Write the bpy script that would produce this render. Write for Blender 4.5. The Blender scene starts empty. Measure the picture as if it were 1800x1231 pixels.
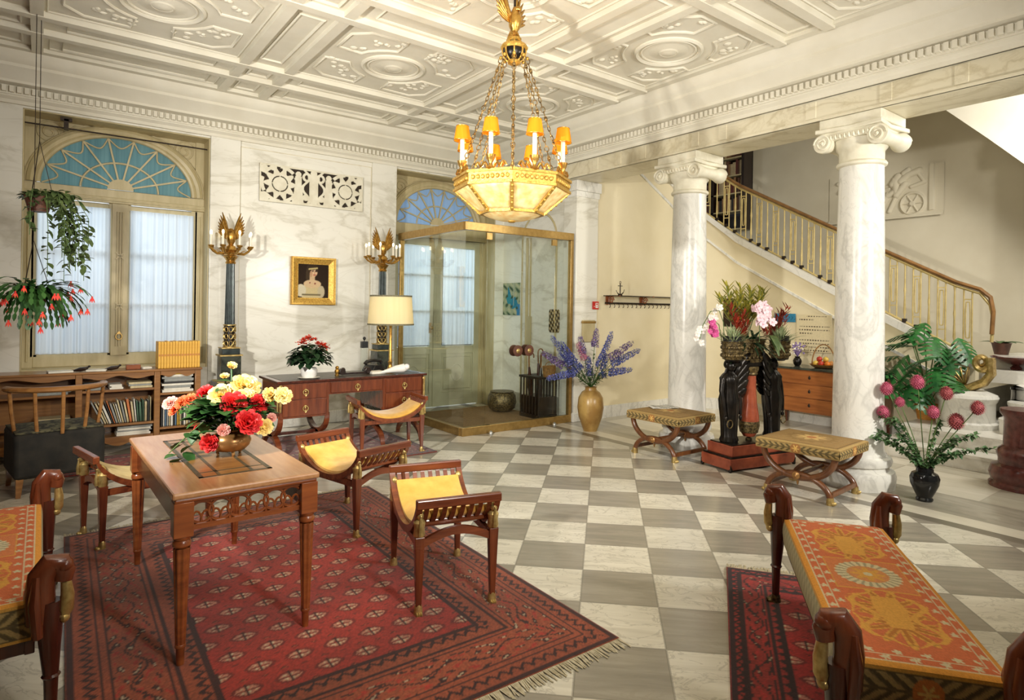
import bpy, math, random
import numpy as np
from mathutils import Vector, Matrix
random.seed(7)
PI = math.pi; TAU = 2*PI
SC = bpy.context.scene
COL = SC.collection
def sin(a): return math.sin(a)
def cos(a): return math.cos(a)
def lin(c):
    return tuple((x/255/12.92 if x/255 <= .04045 else ((x/255+.055)/1.055)**2.4) for x in c)
def linA(a):
    a = np.clip(np.asarray(a, float)/255, 0, 1)
    return np.where(a <= .04045, a/12.92, ((a+.055)/1.055)**2.4)
# ---------------------------------------------------------------- node helper
class G:
    """shader graph with arithmetic"""
    def __init__(s, name):
        s.m = bpy.data.materials.new(name); s.m.use_nodes = True
        s.t = s.m.node_tree; s.t.nodes.clear()
        s.out = s.t.nodes.new('ShaderNodeOutputMaterial')
    def n(s, ty, **kw):
        nd = s.t.nodes.new('ShaderNode'+ty)
        for k, v in kw.items(): setattr(nd, k, v)
        return nd
    def put(s, sock, v):
        if isinstance(v, E_): v = v.s
        if isinstance(v, bpy.types.NodeSocket): s.t.links.new(v, sock)
        elif isinstance(v, tuple) and sock.type == 'RGBA': sock.default_value = lin(v)+(1,)
        else: sock.default_value = v
    def obj(s):
        return s.n('TexCoord').outputs['Object']
    def xyz(s, vec=None):
        nd = s.n('SeparateXYZ'); s.put(nd.inputs[0], vec or s.obj())
        return [E_(s, o) for o in nd.outputs]
    def vec(s, x, y, z=0.):
        nd = s.n('CombineXYZ')
        for i, v in enumerate((x, y, z)): s.put(nd.inputs[i], v)
        return nd.outputs[0]
    def noise(s, vec=None, scale=5., detail=3., rough=.5, dist=0.):
        nd = s.n('TexNoise'); s.put(nd.inputs['Vector'], vec or s.obj())
        nd.inputs['Scale'].default_value = scale; nd.inputs['Detail'].default_value = detail
        nd.inputs['Roughness'].default_value = rough; nd.inputs['Distortion'].default_value = dist
        return E_(s, nd.outputs[0])
    def ramp(s, v, *st):
        nd = s.n('ValToRGB'); s.put(nd.inputs[0], v); el = nd.color_ramp.elements
        while len(el) < len(st): el.new(.5)
        for e, (p, c) in zip(el, st):
            e.position = p; e.color = lin(c)+(1,)
        return nd.outputs[0]
    def mix(s, f, a, b, bt='MIX'):
        nd = s.n('Mix', data_type='RGBA', blend_type=bt)
        s.put(nd.inputs[0], f); s.put(nd.inputs[6], a); s.put(nd.inputs[7], b)
        return nd.outputs[2]
    def bump(s, h, st=.3, d=.01):
        nd = s.n('Bump'); s.put(nd.inputs['Height'], h)
        nd.inputs['Strength'].default_value = st; nd.inputs['Distance'].default_value = d
        return nd.outputs[0]
    def bsdf(s, base, rough=.5, metal=0., normal=None, **kw):
        b = s.n('BsdfPrincipled'); s.put(b.inputs['Base Color'], base)
        s.put(b.inputs['Roughness'], rough); b.inputs['Metallic'].default_value = metal
        if normal is not None: s.put(b.inputs['Normal'], normal)
        for k, v in kw.items(): s.put(b.inputs[k.replace('_', ' ')], v)
        s.t.links.new(b.outputs[0], s.out.inputs[0]); return b
class E_:
    def __init__(s, g, sock): s.g = g; s.s = sock
    def op(s, o, *a):
        nd = s.g.n('Math', operation=o); s.g.put(nd.inputs[0], s)
        for i, v in enumerate(a): s.g.put(nd.inputs[i+1], v)
        return E_(s.g, nd.outputs[0])
    def __add__(s, b): return s.op('ADD', b)
    def __sub__(s, b): return s.op('SUBTRACT', b)
    def __mul__(s, b): return s.op('MULTIPLY', b)
    def __lt__(s, b): return s.op('LESS_THAN', b)
    def __gt__(s, b): return s.op('GREATER_THAN', b)
    def floor(s): return s.op('FLOOR')
    def fract(s): return s.op('FRACT')
    def abs(s): return s.op('ABSOLUTE')
def pm(name, c1, c2=None, rough=.5, metal=0., scale=12., stretch=(1, 1, 1), bump=0., bs=60., lo=.35, hi=.65, **kw):
    """noise-varied surface"""
    g = G(name)
    if c2 is None: c2 = tuple(max(0, x*.88) for x in c1)
    o = g.obj()
    mp = g.n('Mapping'); g.put(mp.inputs[0], o); mp.inputs['Scale'].default_value = stretch
    f = g.noise(mp.outputs[0], scale, 4, .55)
    colr = g.ramp(f, (lo, c2), (hi, c1))
    nrm = None
    if bump: nrm = g.bump(g.noise(mp.outputs[0], bs, 3, .6), bump, .004)
    g.bsdf(colr, rough, metal, nrm, **kw)
    return g.m
def wood(name, c1, c2, rough=.28, axis=0, scale=6.):
    st = [5., 5., 5.]; st[axis] = .5
    return pm(name, c1, c2, rough, 0, scale, tuple(st), .05, 30, .3, .7, Coat_Weight=.25, Coat_Roughness=.15)
def marble(name, base, vein, rough=.22, scale=1.4, amt=1., fine=.5, st=(1, 1, 1), rot=(0, 0, 0), cloud=None, cl=.5):
    g = G(name)
    mp = g.n('Mapping'); g.put(mp.inputs[0], g.obj()); mp.inputs['Scale'].default_value = st; mp.inputs['Rotation'].default_value = rot
    v = mp.outputs[0]
    a = (g.noise(v, scale, 6, .55, 1.2)-.5).abs()
    b = (g.noise(v, scale*2.7, 5, .6, 1.6)-.5).abs()
    va = g.ramp(a, (0., (255, 255, 255)), (.035, (90, 90, 90)), (.11, (0, 0, 0)))
    vb = g.ramp(b, (0., (255, 255, 255)), (.03, (0, 0, 0)))
    n3 = g.noise(v, scale*.8, 3)
    bc = g.mix((n3 > .48)*.35, base, cloud or tuple(x*.96 for x in base))
    bc = g.mix(g.noise(v, scale*.9, 5, .6)*cl, base, cloud or tuple(x*.93 for x in base))
    m1 = g.n('Math', operation='MULTIPLY'); g.put(m1.inputs[0], va); m1.inputs[1].default_value = amt
    c = g.mix(m1.outputs[0], bc, vein)
    m2 = g.n('Math', operation='MULTIPLY'); g.put(m2.inputs[0], vb); m2.inputs[1].default_value = fine*amt
    c = g.mix(m2.outputs[0], c, vein)
    g.bsdf(c, rough)
    return g.m
def attrmat(name, rough=.8, bump=.0, bs=200., metal=0., **kw):
    g = G(name)
    a = g.n('Attribute', attribute_name='Col')
    f = g.noise(None, bs, 2)
    c = g.mix(.35, a.outputs[0], g.mix(f, (150, 150, 150), (255, 255, 255)), 'MULTIPLY')
    g.bsdf(c, rough, metal, g.bump(f, bump, .003) if bump else None, **kw)
    return g.m
# ---------------------------------------------------------------- mesh builder
class MB:
    def __init__(s, m=None): s.v = []; s.f = []; s.m = m
    def add(s, vs, fs):
        o = len(s.v)
        s.v += [tuple(s.m @ Vector(p)) if s.m is not None else tuple(p) for p in vs]
        s.f += [tuple(i+o for i in f) for f in fs]; return s
    def box(s, x0, x1, y0, y1, z0, z1):
        return s.add([(x, y, z) for z in (z0, z1) for y in (y0, y1) for x in (x0, x1)],
                     [(0, 2, 3, 1), (4, 5, 7, 6), (0, 1, 5, 4), (2, 6, 7, 3), (0, 4, 6, 2), (1, 3, 7, 5)])
    def bar(s, p, q, w, h=None, up=(0, 0, 1)):
        p = Vector(p); q = Vector(q); d = (q-p).normalized(); u = Vector(up)
        if abs(d.dot(u)) > .98: u = Vector((0, 1, 0))
        a = d.cross(u).normalized(); b = a.cross(d); h = h or w
        A = a*w/2; B = b*h/2
        return s.add([p-A-B, p+A-B, p+A+B, p-A+B, q-A-B, q+A-B, q+A+B, q-A+B],
                     [(0, 1, 2, 3), (7, 6, 5, 4), (0, 4, 5, 1), (1, 5, 6, 2), (2, 6, 7, 3), (3, 7, 4, 0)])
    def taper(s, p, q, w0, w1):
        p = Vector(p); q = Vector(q); d = (q-p).normalized(); u = Vector((0, 1, 0)) if abs(d.z) > .9 else Vector((0, 0, 1))
        a = d.cross(u).normalized(); b = a.cross(d); vs = []
        for c, w in ((p, w0), (q, w1)):
            vs += [c+(-a-b)*w/2, c+(a-b)*w/2, c+(a+b)*w/2, c+(-a+b)*w/2]
        return s.add(vs, [(0, 1, 2, 3), (7, 6, 5, 4), (0, 4, 5, 1), (1, 5, 6, 2), (2, 6, 7, 3), (3, 7, 4, 0)])
    def tube(s, pts, r, n=8, closed=False, sq=1.):
        pts = [Vector(p) for p in pts]; N = len(pts)
        R = [r(i/(N-1)) if callable(r) else (r[i] if isinstance(r, (list, tuple)) else r) for i in range(N)]
        T = []
        for i in range(N):
            a = pts[(i-1) % N] if (closed or i) else pts[0]; b = pts[(i+1) % N] if (closed or i < N-1) else pts[-1]
            t = b-a; T.append(t.normalized() if t.length > 1e-9 else Vector((0, 0, 1)))
        u = Vector((0, 0, 1)) if abs(T[0].z) < .9 else Vector((1, 0, 0))
        u = (u-T[0]*u.dot(T[0])).normalized(); vs = []
        for i in range(N):
            u = (u-T[i]*u.dot(T[i])); u = u.normalized() if u.length > 1e-6 else T[i].orthogonal().normalized()
            w = T[i].cross(u)
            vs += [pts[i]+(u*cos(TAU*k/n)+w*sin(TAU*k/n)*sq)*R[i] for k in range(n)]
        fs = []
        for i in range(N if closed else N-1):
            j = (i+1) % N
            fs += [(i*n+k, i*n+(k+1) % n, j*n+(k+1) % n, j*n+k) for k in range(n)]
        if not closed: fs += [tuple(range(n))[::-1], tuple((N-1)*n+k for k in range(n))]
        return s.add(vs, fs)
    def cyl(s, p, q, r, r2=None, n=12): return s.tube([p, q], [r, r if r2 is None else r2], n)
    def lathe(s, prof, c=(0, 0, 0), n=24, fold=0., nf=9, sx=1., sy=1.):
        vs = []
        for k, (r, z) in enumerate(prof):
            for i in range(n):
                a = TAU*i/n; q = r*(1+fold*cos(nf*a+z*6))
                vs.append((c[0]+q*cos(a)*sx, c[1]+q*sin(a)*sy, c[2]+z))
        fs = []
        for k in range(len(prof)-1):
            fs += [(k*n+i, k*n+(i+1) % n, (k+1)*n+(i+1) % n, (k+1)*n+i) for i in range(n)]
        fs += [tuple(range(n))[::-1], tuple((len(prof)-1)*n+i for i in range(n))]
        return s.add(vs, fs)
    def ell(s, c, r, n=14, m=9):
        if not isinstance(r, (tuple, list)): r = (r, r, r)
        vs = []; fs = []
        for j in range(m+1):
            t = PI*j/m
            for i in range(n):
                a = TAU*i/n; vs.append((c[0]+r[0]*sin(t)*cos(a), c[1]+r[1]*sin(t)*sin(a), c[2]-r[2]*cos(t)))
        for j in range(m): fs += [(j*n+i, j*n+(i+1) % n, (j+1)*n+(i+1) % n, (j+1)*n+i) for i in range(n)]
        return s.add(vs, fs)
    def prism(s, poly, f, d0, d1):
        """outline in (a,b) -> f(a,b,d), between depths d0,d1"""
        n = len(poly)
        vs = [f(a, b, d0) for a, b in poly]+[f(a, b, d1) for a, b in poly]
        return s.add(vs, [tuple(range(n))[::-1], tuple(range(n, 2*n))]+[(i, (i+1) % n, n+(i+1) % n, n+i) for i in range(n)])
    def strip(s, A, B, th):
        """ribbon solid between two polylines, thickness vector th"""
        n = len(A); th = Vector(th)
        vs = [Vector(p) for p in A]+[Vector(p) for p in B]; vs += [p+th for p in vs]
        fs = []
        for i in range(n-1):
            fs += [(i, i+1, n+i+1, n+i), (2*n+i, 3*n+i, 3*n+i+1, 2*n+i+1), (i, 2*n+i, 2*n+i+1, i+1), (n+i, n+i+1, 3*n+i+1, 3*n+i)]
        fs += [(0, n, 3*n, 2*n), (n-1, 3*n-1, 4*n-1, 2*n-1)]
        return s.add(vs, fs)
    def grid(s, fn, nu, nv):
        vs = [fn(i/nu, j/nv) for j in range(nv+1) for i in range(nu+1)]
        return s.add(vs, [(j*(nu+1)+i, j*(nu+1)+i+1, (j+1)*(nu+1)+i+1, (j+1)*(nu+1)+i) for j in range(nv) for i in range(nu)])
    def leaf(s, b, d, L, w, droop=.3, n=4, fold=.12, side=None):
        b = Vector(b); d = Vector(d).normalized(); sd = Vector(side) if side else d.cross(Vector((0, 0, 1)))
        if sd.length < 1e-3: sd = Vector((1, 0, 0))
        sd.normalize(); up = sd.cross(d); vs = []; p = b.copy()
        for i in range(n+1):
            t = i/n; ww = w*(sin(PI*min(.97, .06+t*.93))**.8)
            q = b+d*L*t+Vector((0, 0, -1))*droop*L*t*t
            vs += [q-sd*ww/2+up*fold*ww, q, q+sd*ww/2+up*fold*ww]
        fs = []
        for i in range(n): fs += [(3*i, 3*i+1, 3*i+4, 3*i+3), (3*i+1, 3*i+2, 3*i+5, 3*i+4)]
        return s.add(vs, fs)
    def build(s, name, m, parent=None, bev=0., smooth=40., solid=0., kind=None, label=None):
        me = bpy.data.meshes.new(name); me.from_pydata(s.v, [], s.f); me.materials.append(m)
        o = bpy.data.objects.new(name, me); COL.objects.link(o)
        if parent is not None: o.parent = parent
        if smooth:
            me.polygons.foreach_set('use_smooth', [True]*len(me.polygons)); me.set_sharp_from_angle(angle=math.radians(smooth))
        if bev:
            b = o.modifiers.new('bevel', 'BEVEL'); b.width = bev; b.segments = 2; b.limit_method = 'ANGLE'; b.angle_limit = .6; b.harden_normals = False
        if solid:
            b = o.modifiers.new('solid', 'SOLIDIFY'); b.thickness = solid; b.offset = 0
        if kind: o['kind'] = kind
        if label: o['label'] = label
        return o
def cgrid(name, m, parent, fn, cf, nu, nv, back=None, mask=None, solid=0.):
    """coloured grid: fn(U,V)->(N,3) ; cf(U,V)->(N,3) srgb 0..255, U,V in 0..1"""
    U, V = np.meshgrid(np.linspace(0, 1, nu+1), np.linspace(0, 1, nv+1)); U = U.ravel(); V = V.ravel()
    P = np.stack(fn(U, V), 1); i, j = np.meshgrid(np.arange(nu), np.arange(nv)); a = (j*(nu+1)+i).ravel()
    F = np.stack([a, a+1, a+nu+2, a+nu+1], 1)
    if mask is not None:
        F = F[mask((U[F].mean(1)), (V[F].mean(1)))]
    me = bpy.data.meshes.new(name); me.from_pydata(P.tolist(), [], F.tolist()); me.materials.append(m)
    if cf is not None:
        C = np.ones((len(U), 4), np.float32); C[:, :3] = linA(cf(U, V))
        ca = me.color_attributes.new('Col', 'FLOAT_COLOR', 'POINT'); ca.data.foreach_set('color', C.ravel())
    me.polygons.foreach_set('use_smooth', [True]*len(me.polygons))
    o = bpy.data.objects.new(name, me); COL.objects.link(o)
    if parent is not None: o.parent = parent
    if solid:
        b = o.modifiers.new('solid', 'SOLIDIFY'); b.thickness = solid; b.offset = -1
    return o
def tag(o, label, cat, group=None, kind=None):
    o['label'] = label; o['category'] = cat
    if group: o['group'] = group
    if kind: o['kind'] = kind
    return o
def thing(name, label, cat, loc=(0, 0, 0), rz=0., group=None):
    o = bpy.data.objects.new(name, None); COL.objects.link(o); o.empty_display_size = .05
    o.location = loc; o.rotation_euler = (0, 0, rz)
    return tag(o, label, cat, group)
def dup(r0, loc=None, rz=None, label=None, group=None):
    r = r0.copy(); COL.objects.link(r)
    if loc is not None: r.location = loc
    if rz is not None: r.rotation_euler = (0, 0, rz)
    if label: r['label'] = label
    if group: r['group'] = group
    for ch in list(r0.children):
        c = ch.copy(); COL.objects.link(c); c.parent = r
        for g in list(ch.children):
            d = g.copy(); COL.objects.link(d); d.parent = c
    return r
def struct(o): o['kind'] = 'structure'; return o
def Rz(a): return Matrix.Rotation(a, 4, 'Z')
def Tr(x, y, z): return Matrix.Translation((x, y, z))
ORD = ['first', 'second', 'third', 'fourth', 'fifth', 'sixth', 'seventh', 'eighth', 'ninth', 'tenth', 'eleventh', 'twelfth', 'thirteenth', 'fourteenth', 'fifteenth', 'sixteenth', 'seventeenth', 'eighteenth', 'nineteenth', 'twentieth', 'twenty-first', 'twenty-second', 'twenty-third', 'twenty-fourth', 'twenty-fifth', 'twenty-sixth', 'twenty-seventh', 'twenty-eighth']
def arcp(c, r, a0, a1, n, ax=(1, 0, 0), ay=(0, 0, 1), ry=None):
    ax = Vector(ax); ay = Vector(ay); c = Vector(c); ry = r if ry is None else ry
    return [c+ax*r*cos(a0+(a1-a0)*i/n)+ay*ry*sin(a0+(a1-a0)*i/n) for i in range(n+1)]
# ---------------------------------------------------------------- materials
M = {}
M['wallmarble'] = marble('veined_wall_marble', (238, 236, 226), (190, 184, 164), .24, .75, .55, .35, (.55, .55, 1.5), (.0, .55, 0), (228, 224, 210), .75)
M['white'] = marble('white_marble', (238, 236, 228), (176, 174, 166), .25, 2.2, .45, .5, (1, 1, .5), (0, .4, 0), (220, 218, 210), .6)
M['stepm'] = marble('step_marble', (236, 233, 224), (190, 186, 175), .25, 1.6, .4, .4)
M['plaster'] = pm('ceiling_plaster', (226, 221, 205), (219, 213, 195), .7, scale=3, bump=.15, bs=25)
M['relief'] = pm('carved_marble', (231, 226, 206), (216, 209, 186), .55, scale=9)
M['cream'] = pm('cream_wall_paint', (233, 221, 188), (227, 214, 178), .7, scale=2)
M['stairwall'] = pm('stair_wall_paint', (208, 200, 178), (202, 193, 170), .75, scale=2)
M['frieze'] = marble('beige_veined_marble', (228, 221, 198), (176, 162, 126), .3, 1.1, .5, .4, (1, .7, 1), (.3, 0, 0), (208, 198, 168), .8)
M['olive'] = pm('olive_painted_joinery', (198, 184, 144), (184, 170, 128), .42, scale=5, stretch=(3, 3, .6))
M['door'] = pm('sage_painted_door', (192, 188, 158), (180, 175, 145), .42, scale=4)
M['mahog'] = wood('mahogany', (122, 62, 34), (84, 38, 22), .26, 2)
M['mahogx'] = wood('mahogany_rails', (134, 70, 38), (90, 42, 24), .26, 0)
M['dkmah'] = wood('dark_mahogany', (86, 38, 24), (54, 22, 15), .22, 2)
M['walnut'] = wood('walnut', (160, 112, 60), (120, 78, 40), .32, 0)
M['chest'] = wood('fruitwood_veneer', (170, 104, 52), (134, 76, 36), .3, 1)
M['tabletop'] = wood('pale_satinwood', (190, 142, 98), (170, 120, 78), .25, 1, 9)
M['tablewood'] = wood('honey_mahogany', (158, 88, 44), (116, 58, 30), .28, 0)
M['ebony'] = wood('ebonised_wood', (44, 28, 22), (24, 15, 12), .25, 2)
M['xwood'] = wood('curule_wood', (126, 78, 42), (88, 50, 28), .3, 2)
M['gilt'] = pm('gilt_bronze', (214, 170, 88), (168, 124, 56), .32, .85, 30, bump=.2, bs=80)
M['paleg'] = pm('pale_gilt', (214, 188, 122), (170, 140, 82), .35, .7, 30, bump=.2, bs=80)
M['frame'] = pm('gold_leaf', (222, 182, 92), (182, 138, 58), .38, .6, 60, bump=.6, bs=90)
M['chain'] = pm('dark_gilt_chain', (176, 146, 92), (92, 74, 46), .4, .7, 40)
M['brass'] = pm('brushed_brass', (184, 152, 92), (166, 134, 78), .3, .75, 20)
M['bowl'] = pm('aged_bronze', (176, 132, 80), (146, 104, 60), .3, .6, 8)
M['bronze'] = pm('black_bronze', (42, 36, 30), (22, 19, 17), .3, .55, 14, bump=.3, bs=40)
M['greenst'] = pm('dark_green_fluted', (58, 68, 66), (38, 46, 46), .3, .3, 20)
M['blackst'] = pm('black_marble', (36, 38, 34), (70, 74, 64), .2, 0, 9, lo=.45, hi=.6)
M['porph'] = pm('red_brown_marble', (112, 62, 56), (84, 44, 40), .2, 0, 18)
M['redmar'] = pm('rosso_marble', (158, 80, 54), (124, 58, 40), .22, 0, 7)
M['yellow'] = pm('yellow_velvet', (232, 184, 84), (216, 164, 64), .8, 0, 14, bump=.3, bs=30, Sheen_Weight=.4)
M['creamf'] = pm('pale_cushion', (228, 208, 156), (212, 190, 136), .8, 0, 14, bump=.3, bs=30)
M['velvet'] = pm('dark_velvet', (40, 36, 28), (24, 22, 18), .85, 0, 10, bump=.4, bs=30)
M['velpat'] = pm('moss_pattern_fabric', (88, 84, 60), (34, 32, 24), .85, 0, 22, lo=.45, hi=.55)
M['bolster'] = pm('pale_green_upholstery', (196, 192, 160), (150, 150, 116), .8, 0, 16, bump=.3, bs=60, lo=.4, hi=.6)
M['tap'] = attrmat('woven_tapestry', .85, .35, 260)
M['rug'] = attrmat('wool_rug', .95, .5, 300, Sheen_Weight=.15)
M['paint'] = attrmat('oil_paint', .75, .05, 80, Specular_IOR_Level=.15)
M['print'] = attrmat('printed_card', .6, 0, 60)
M['fringe'] = pm('rug_fringe', (206, 196, 168), (170, 158, 128), .95, 0, 40)
M['leaf'] = pm('leaf_green', (62, 104, 46), (36, 72, 32), .45, 0, 8)
M['leafd'] = pm('leaf_dark', (38, 66, 36), (22, 44, 26), .4, 0, 8)
M['leafo'] = pm('leaf_olive', (96, 112, 62), (60, 80, 44), .5, 0, 10)
M['leafy'] = pm('leaf_yellow_green', (172, 160, 58), (104, 112, 44), .5, 0, 14)
M['leafr'] = pm('leaf_red', (176, 62, 38), (110, 34, 26), .45, 0, 14)
M['leafv'] = pm('leaf_variegated', (196, 204, 160), (112, 138, 90), .5, 0, 14)
M['mons'] = pm('monstera_leaf', (56, 122, 58), (28, 78, 40), .35, 0, 7)
M['spray'] = pm('leaf_fresh', (104, 138, 88), (60, 98, 58), .5, 0, 14)
M['stem'] = pm('stem_green', (98, 124, 66), (74, 98, 48), .5, 0, 10)
M['rred'] = pm('red_petal', (222, 40, 36), (180, 18, 24), .55, 0, 18)
M['ryel'] = pm('yellow_petal', (246, 226, 160), (242, 206, 110), .6, 0, 18)
M['rpnk'] = pm('pink_petal', (238, 178, 162), (226, 148, 136), .6, 0, 18)
M['rorg'] = pm('orange_petal', (232, 120, 62), (220, 80, 48), .6, 0, 18)
M['dblu'] = pm('blue_floret', (140, 148, 206), (66, 74, 148), .6, 0, 70, lo=.42, hi=.6)
M['dvio'] = pm('violet_floret', (166, 142, 190), (96, 76, 134), .6, 0, 70, lo=.42, hi=.6)
M['dpnk'] = pm('pink_floret', (214, 150, 168), (190, 118, 146), .6, 0, 40)
M['alli'] = pm('allium_pink', (202, 104, 128), (160, 66, 94), .7, 0, 60)
M['orch'] = pm('orchid_pink', (242, 218, 222), (232, 194, 204), .55, 0, 20)
M['orchw'] = pm('orchid_white', (244, 240, 230), (236, 222, 216), .55, 0, 20)
M['orchm'] = pm('orchid_magenta', (222, 96, 160), (196, 66, 134), .55, 0, 20)
M['kal'] = pm('kalanchoe_red', (234, 84, 44), (208, 48, 32), .55, 0, 30)
M['cactus'] = pm('cactus_bloom', (236, 92, 64), (222, 60, 60), .55, 0, 30)
M['pot'] = pm('white_glazed_pot', (240, 238, 232), (228, 226, 218), .25, 0, 10)
M['terra'] = pm('brown_pot', (110, 70, 52), (84, 50, 38), .5, 0, 10)
M['ypot'] = pm('yellow_basket', (216, 152, 66), (184, 120, 46), .6, 0, 30, (1, 1, 6))
M['ochre'] = pm('ochre_stoneware', (184, 150, 86), (150, 114, 60), .3, 0, 5, lo=.4, hi=.6)
M['blkvase'] = pm('black_glaze', (30, 32, 32), (20, 20, 20), .12, 0, 6)
M['jard'] = pm('embossed_bronze', (122, 104, 66), (66, 54, 34), .4, .6, 46, bump=.9, bs=46, lo=.42, hi=.58)
M['basket'] = pm('wicker', (170, 124, 66), (116, 80, 40), .7, 0, 40, bump=.5, bs=60)
M['paper'] = pm('paper', (232, 228, 214), (220, 214, 198), .7, 0, 20)
M['black'] = pm('black_plastic', (26, 26, 28), (18, 18, 20), .3, 0, 10)
M['iron'] = pm('dark_iron', (60, 48, 38), (42, 34, 28), .45, .6, 20)
M['railw'] = pm('handrail_wood', (146, 106, 62), (116, 82, 46), .3, 0, 8)
M['rail'] = pm('painted_gold_iron', (214, 194, 134), (196, 174, 112), .42, .25, 14)
M['steel'] = pm('steel', (180, 180, 174), (150, 150, 146), .3, .8, 20)
M['candle'] = pm('candle_white', (246, 240, 222), (238, 230, 208), .5, 0, 10)
M['rubber'] = pm('door_mat', (150, 116, 72), (126, 96, 58), .9, 0, 40)
M['redsign'] = pm('red_enamel', (206, 50, 40), (190, 40, 34), .35, 0, 10)
M['chair'] = M['dkmah']
def glassmat(name, tint, gl=.08, rough=.0):
    g = G(name); t = g.n('BsdfTransparent'); g.put(t.inputs[0], tint)
    s = g.n('BsdfGlossy'); s.inputs[1].default_value = rough
    lw = g.n('Fresnel'); lw.inputs[0].default_value = 1.45
    mx = g.n('MixShader'); f = E_(g, lw.outputs[0])*gl
    n = g.noise(None, 1.5, 1); f = f+(n-.5)*.01
    g.put(mx.inputs[0], f)
    g.t.links.new(t.outputs[0], mx.inputs[1]); g.t.links.new(s.outputs[0], mx.inputs[2])
    g.t.links.new(mx.outputs[0], g.out.inputs[0]); return g.m
M['glass'] = glassmat('clear_glass', (251, 254, 252), .3)
M['pane'] = glassmat('window_glass', (246, 250, 250), .5)
def clothmat(name, c, tr, c2=None, em=None):
    g = G(name); d = g.n('BsdfDiffuse'); t = g.n('BsdfTranslucent'); p = g.n('BsdfTransparent')
    x, y, z = g.xyz()
    f = g.noise(g.vec(x*40., y*8., z*.5), 1., 2)
    cc = g.ramp(f, (.3, c2 or tuple(v*.9 for v in c)), (.7, c))
    g.put(d.inputs[0], cc); g.put(t.inputs[0], cc)
    a = g.n('MixShader'); a.inputs[0].default_value = tr
    g.t.links.new(d.outputs[0], a.inputs[1]); g.t.links.new(t.outputs[0], a.inputs[2])
    g.t.links.new(a.outputs[0], g.out.inputs[0]); return g.m
M['sheer'] = clothmat('sheer_net', (226, 230, 234), .45, (206, 212, 220))
M['shade'] = clothmat('cream_lampshade', (250, 238, 196), .4, (246, 232, 186))
M['oshade'] = clothmat('orange_lampshade', (246, 168, 50), .45, (236, 152, 38))
M['lunette'] = clothmat('blue_fanlight_glass', (142, 176, 178), .4, (118, 156, 162))
M['lunette2'] = clothmat('sky_fanlight_glass', (172, 196, 218), .4, (160, 186, 210))
def emit(name, c, st):
    g = G(name); e = g.n('Emission'); g.put(e.inputs[0], g.mix(g.noise(None, 8, 2), c, tuple(v*.94 for v in c))); e.inputs[1].default_value = st
    g.t.links.new(e.outputs[0], g.out.inputs[0]); return g.m
M['bulb'] = emit('lit_bulb', (255, 226, 170), 6.)
def lanternmat():
    g = G('lit_alabaster_panel')
    f = g.noise(None, 16, 4); c = g.ramp(f, (.35, (226, 186, 112)), (.65, (250, 226, 164)))
    b = g.bsdf(c, .5, 0, g.bump(f, .5, .01))
    g.put(b.inputs['Emission Color'], c); b.inputs['Emission Strength'].default_value = .22
    return g.m
M['panel'] = lanternmat()
def floormat():
    g = G('marble_checker_floor'); x, y, z = g.xyz()
    T = .4061
    u = ((x-3.410)*.7071-(y-3.556)*.7071)*(1/T); w = ((x-3.410)*.7071+(y-3.556)*.7071)*(1/T)
    iu = u.floor(); iw = w.floor()
    par = ((iu+iw)*.5).fract() < .25
    fu = u.fract(); fw = w.fract()
    # per-tile random
    wn = g.n('TexWhiteNoise', noise_dimensions='2D'); g.put(wn.inputs['Vector'], g.vec(iu, iw)); rnd = E_(g, wn.outputs[0])
    # veining direction varies tile to tile
    vv = g.vec(u*.6+rnd*40., w*4.5+rnd*17., rnd*9.)
    st = g.noise(vv, 1.3, 5, .6, .6)
    vd = (g.noise(g.vec(u*1.2+rnd*31., w*2.2, rnd*5.), 1.6, 5, .6, 1.)-.5).abs()
    wht = g.ramp(st, (.3, (206, 200, 184)), (.7, (229, 224, 209)))
    gry = g.ramp(st, (.28, (138, 132, 120)), (.72, (168, 161, 146)))
    c = g.mix(par, wht, gry)
    c = g.mix((vd < .018)*.35, c, (150, 143, 128))
    hsv = g.n('HueSaturation'); g.put(hsv.inputs['Value'], rnd*.16+.92); g.put(hsv.inputs['Color'], c); c = hsv.outputs[0]
    jt = (fu < .012).op('MAXIMUM', fu > .988).op('MAXIMUM', (fw < .012)).op('MAXIMUM', fw > .988)
    # border bands along the colonnade
    n2 = g.noise(g.vec(x*3., y*.8), 1.6, 5, .6, .8)
    wb = g.ramp(n2, (.3, (206, 199, 180)), (.7, (226, 220, 204)))
    db = g.ramp(n2, (.3, (112, 106, 94)), (.7, (138, 131, 116)))
    bx = x
    gb = (bx > 5.24)*(bx < 5.36); wbm = (bx > 5.36)*(bx < 5.56); gb2 = (bx > 5.56)*(bx < 6.14)
    out = bx > 6.14
    ty = (y*1.15).floor(); tx = (x*1.15).floor()
    p2 = ((ty+tx)*.5).fract() < .25
    bay = g.mix(p2, wb, g.ramp(n2, (.3, (176, 170, 152)), (.7, (204, 198, 180))))
    j2 = ((y*1.15).fract() < .012).op('MAXIMUM', (x*1.15).fract() < .012)
    bay = g.mix(j2*.5, bay, (150, 142, 124))
    c = g.mix(jt*.55*(bx < 5.24), c, (120, 114, 102))
    c = g.mix(gb, c, db); c = g.mix(wbm, c, wb)
    c = g.mix(gb2, c, g.ramp(n2, (.3, (140, 134, 120)), (.7, (186, 180, 164))))
    c = g.mix(out, c, bay)
    rgh = g.noise(None, 9, 3)*.12+.14
    g.bsdf(c, rgh, 0, g.bump(jt, .08, .002))
    return g.m
M['floor'] = floormat()
# ---------------------------------------------------------------- room shell
YW = 8.05; XE = 5.60; CZ = 3.98
def wall_piece(mb, x0, x1, z0, z1): mb.box(x0, x1, YW, YW+.36, z0, z1)
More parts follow.
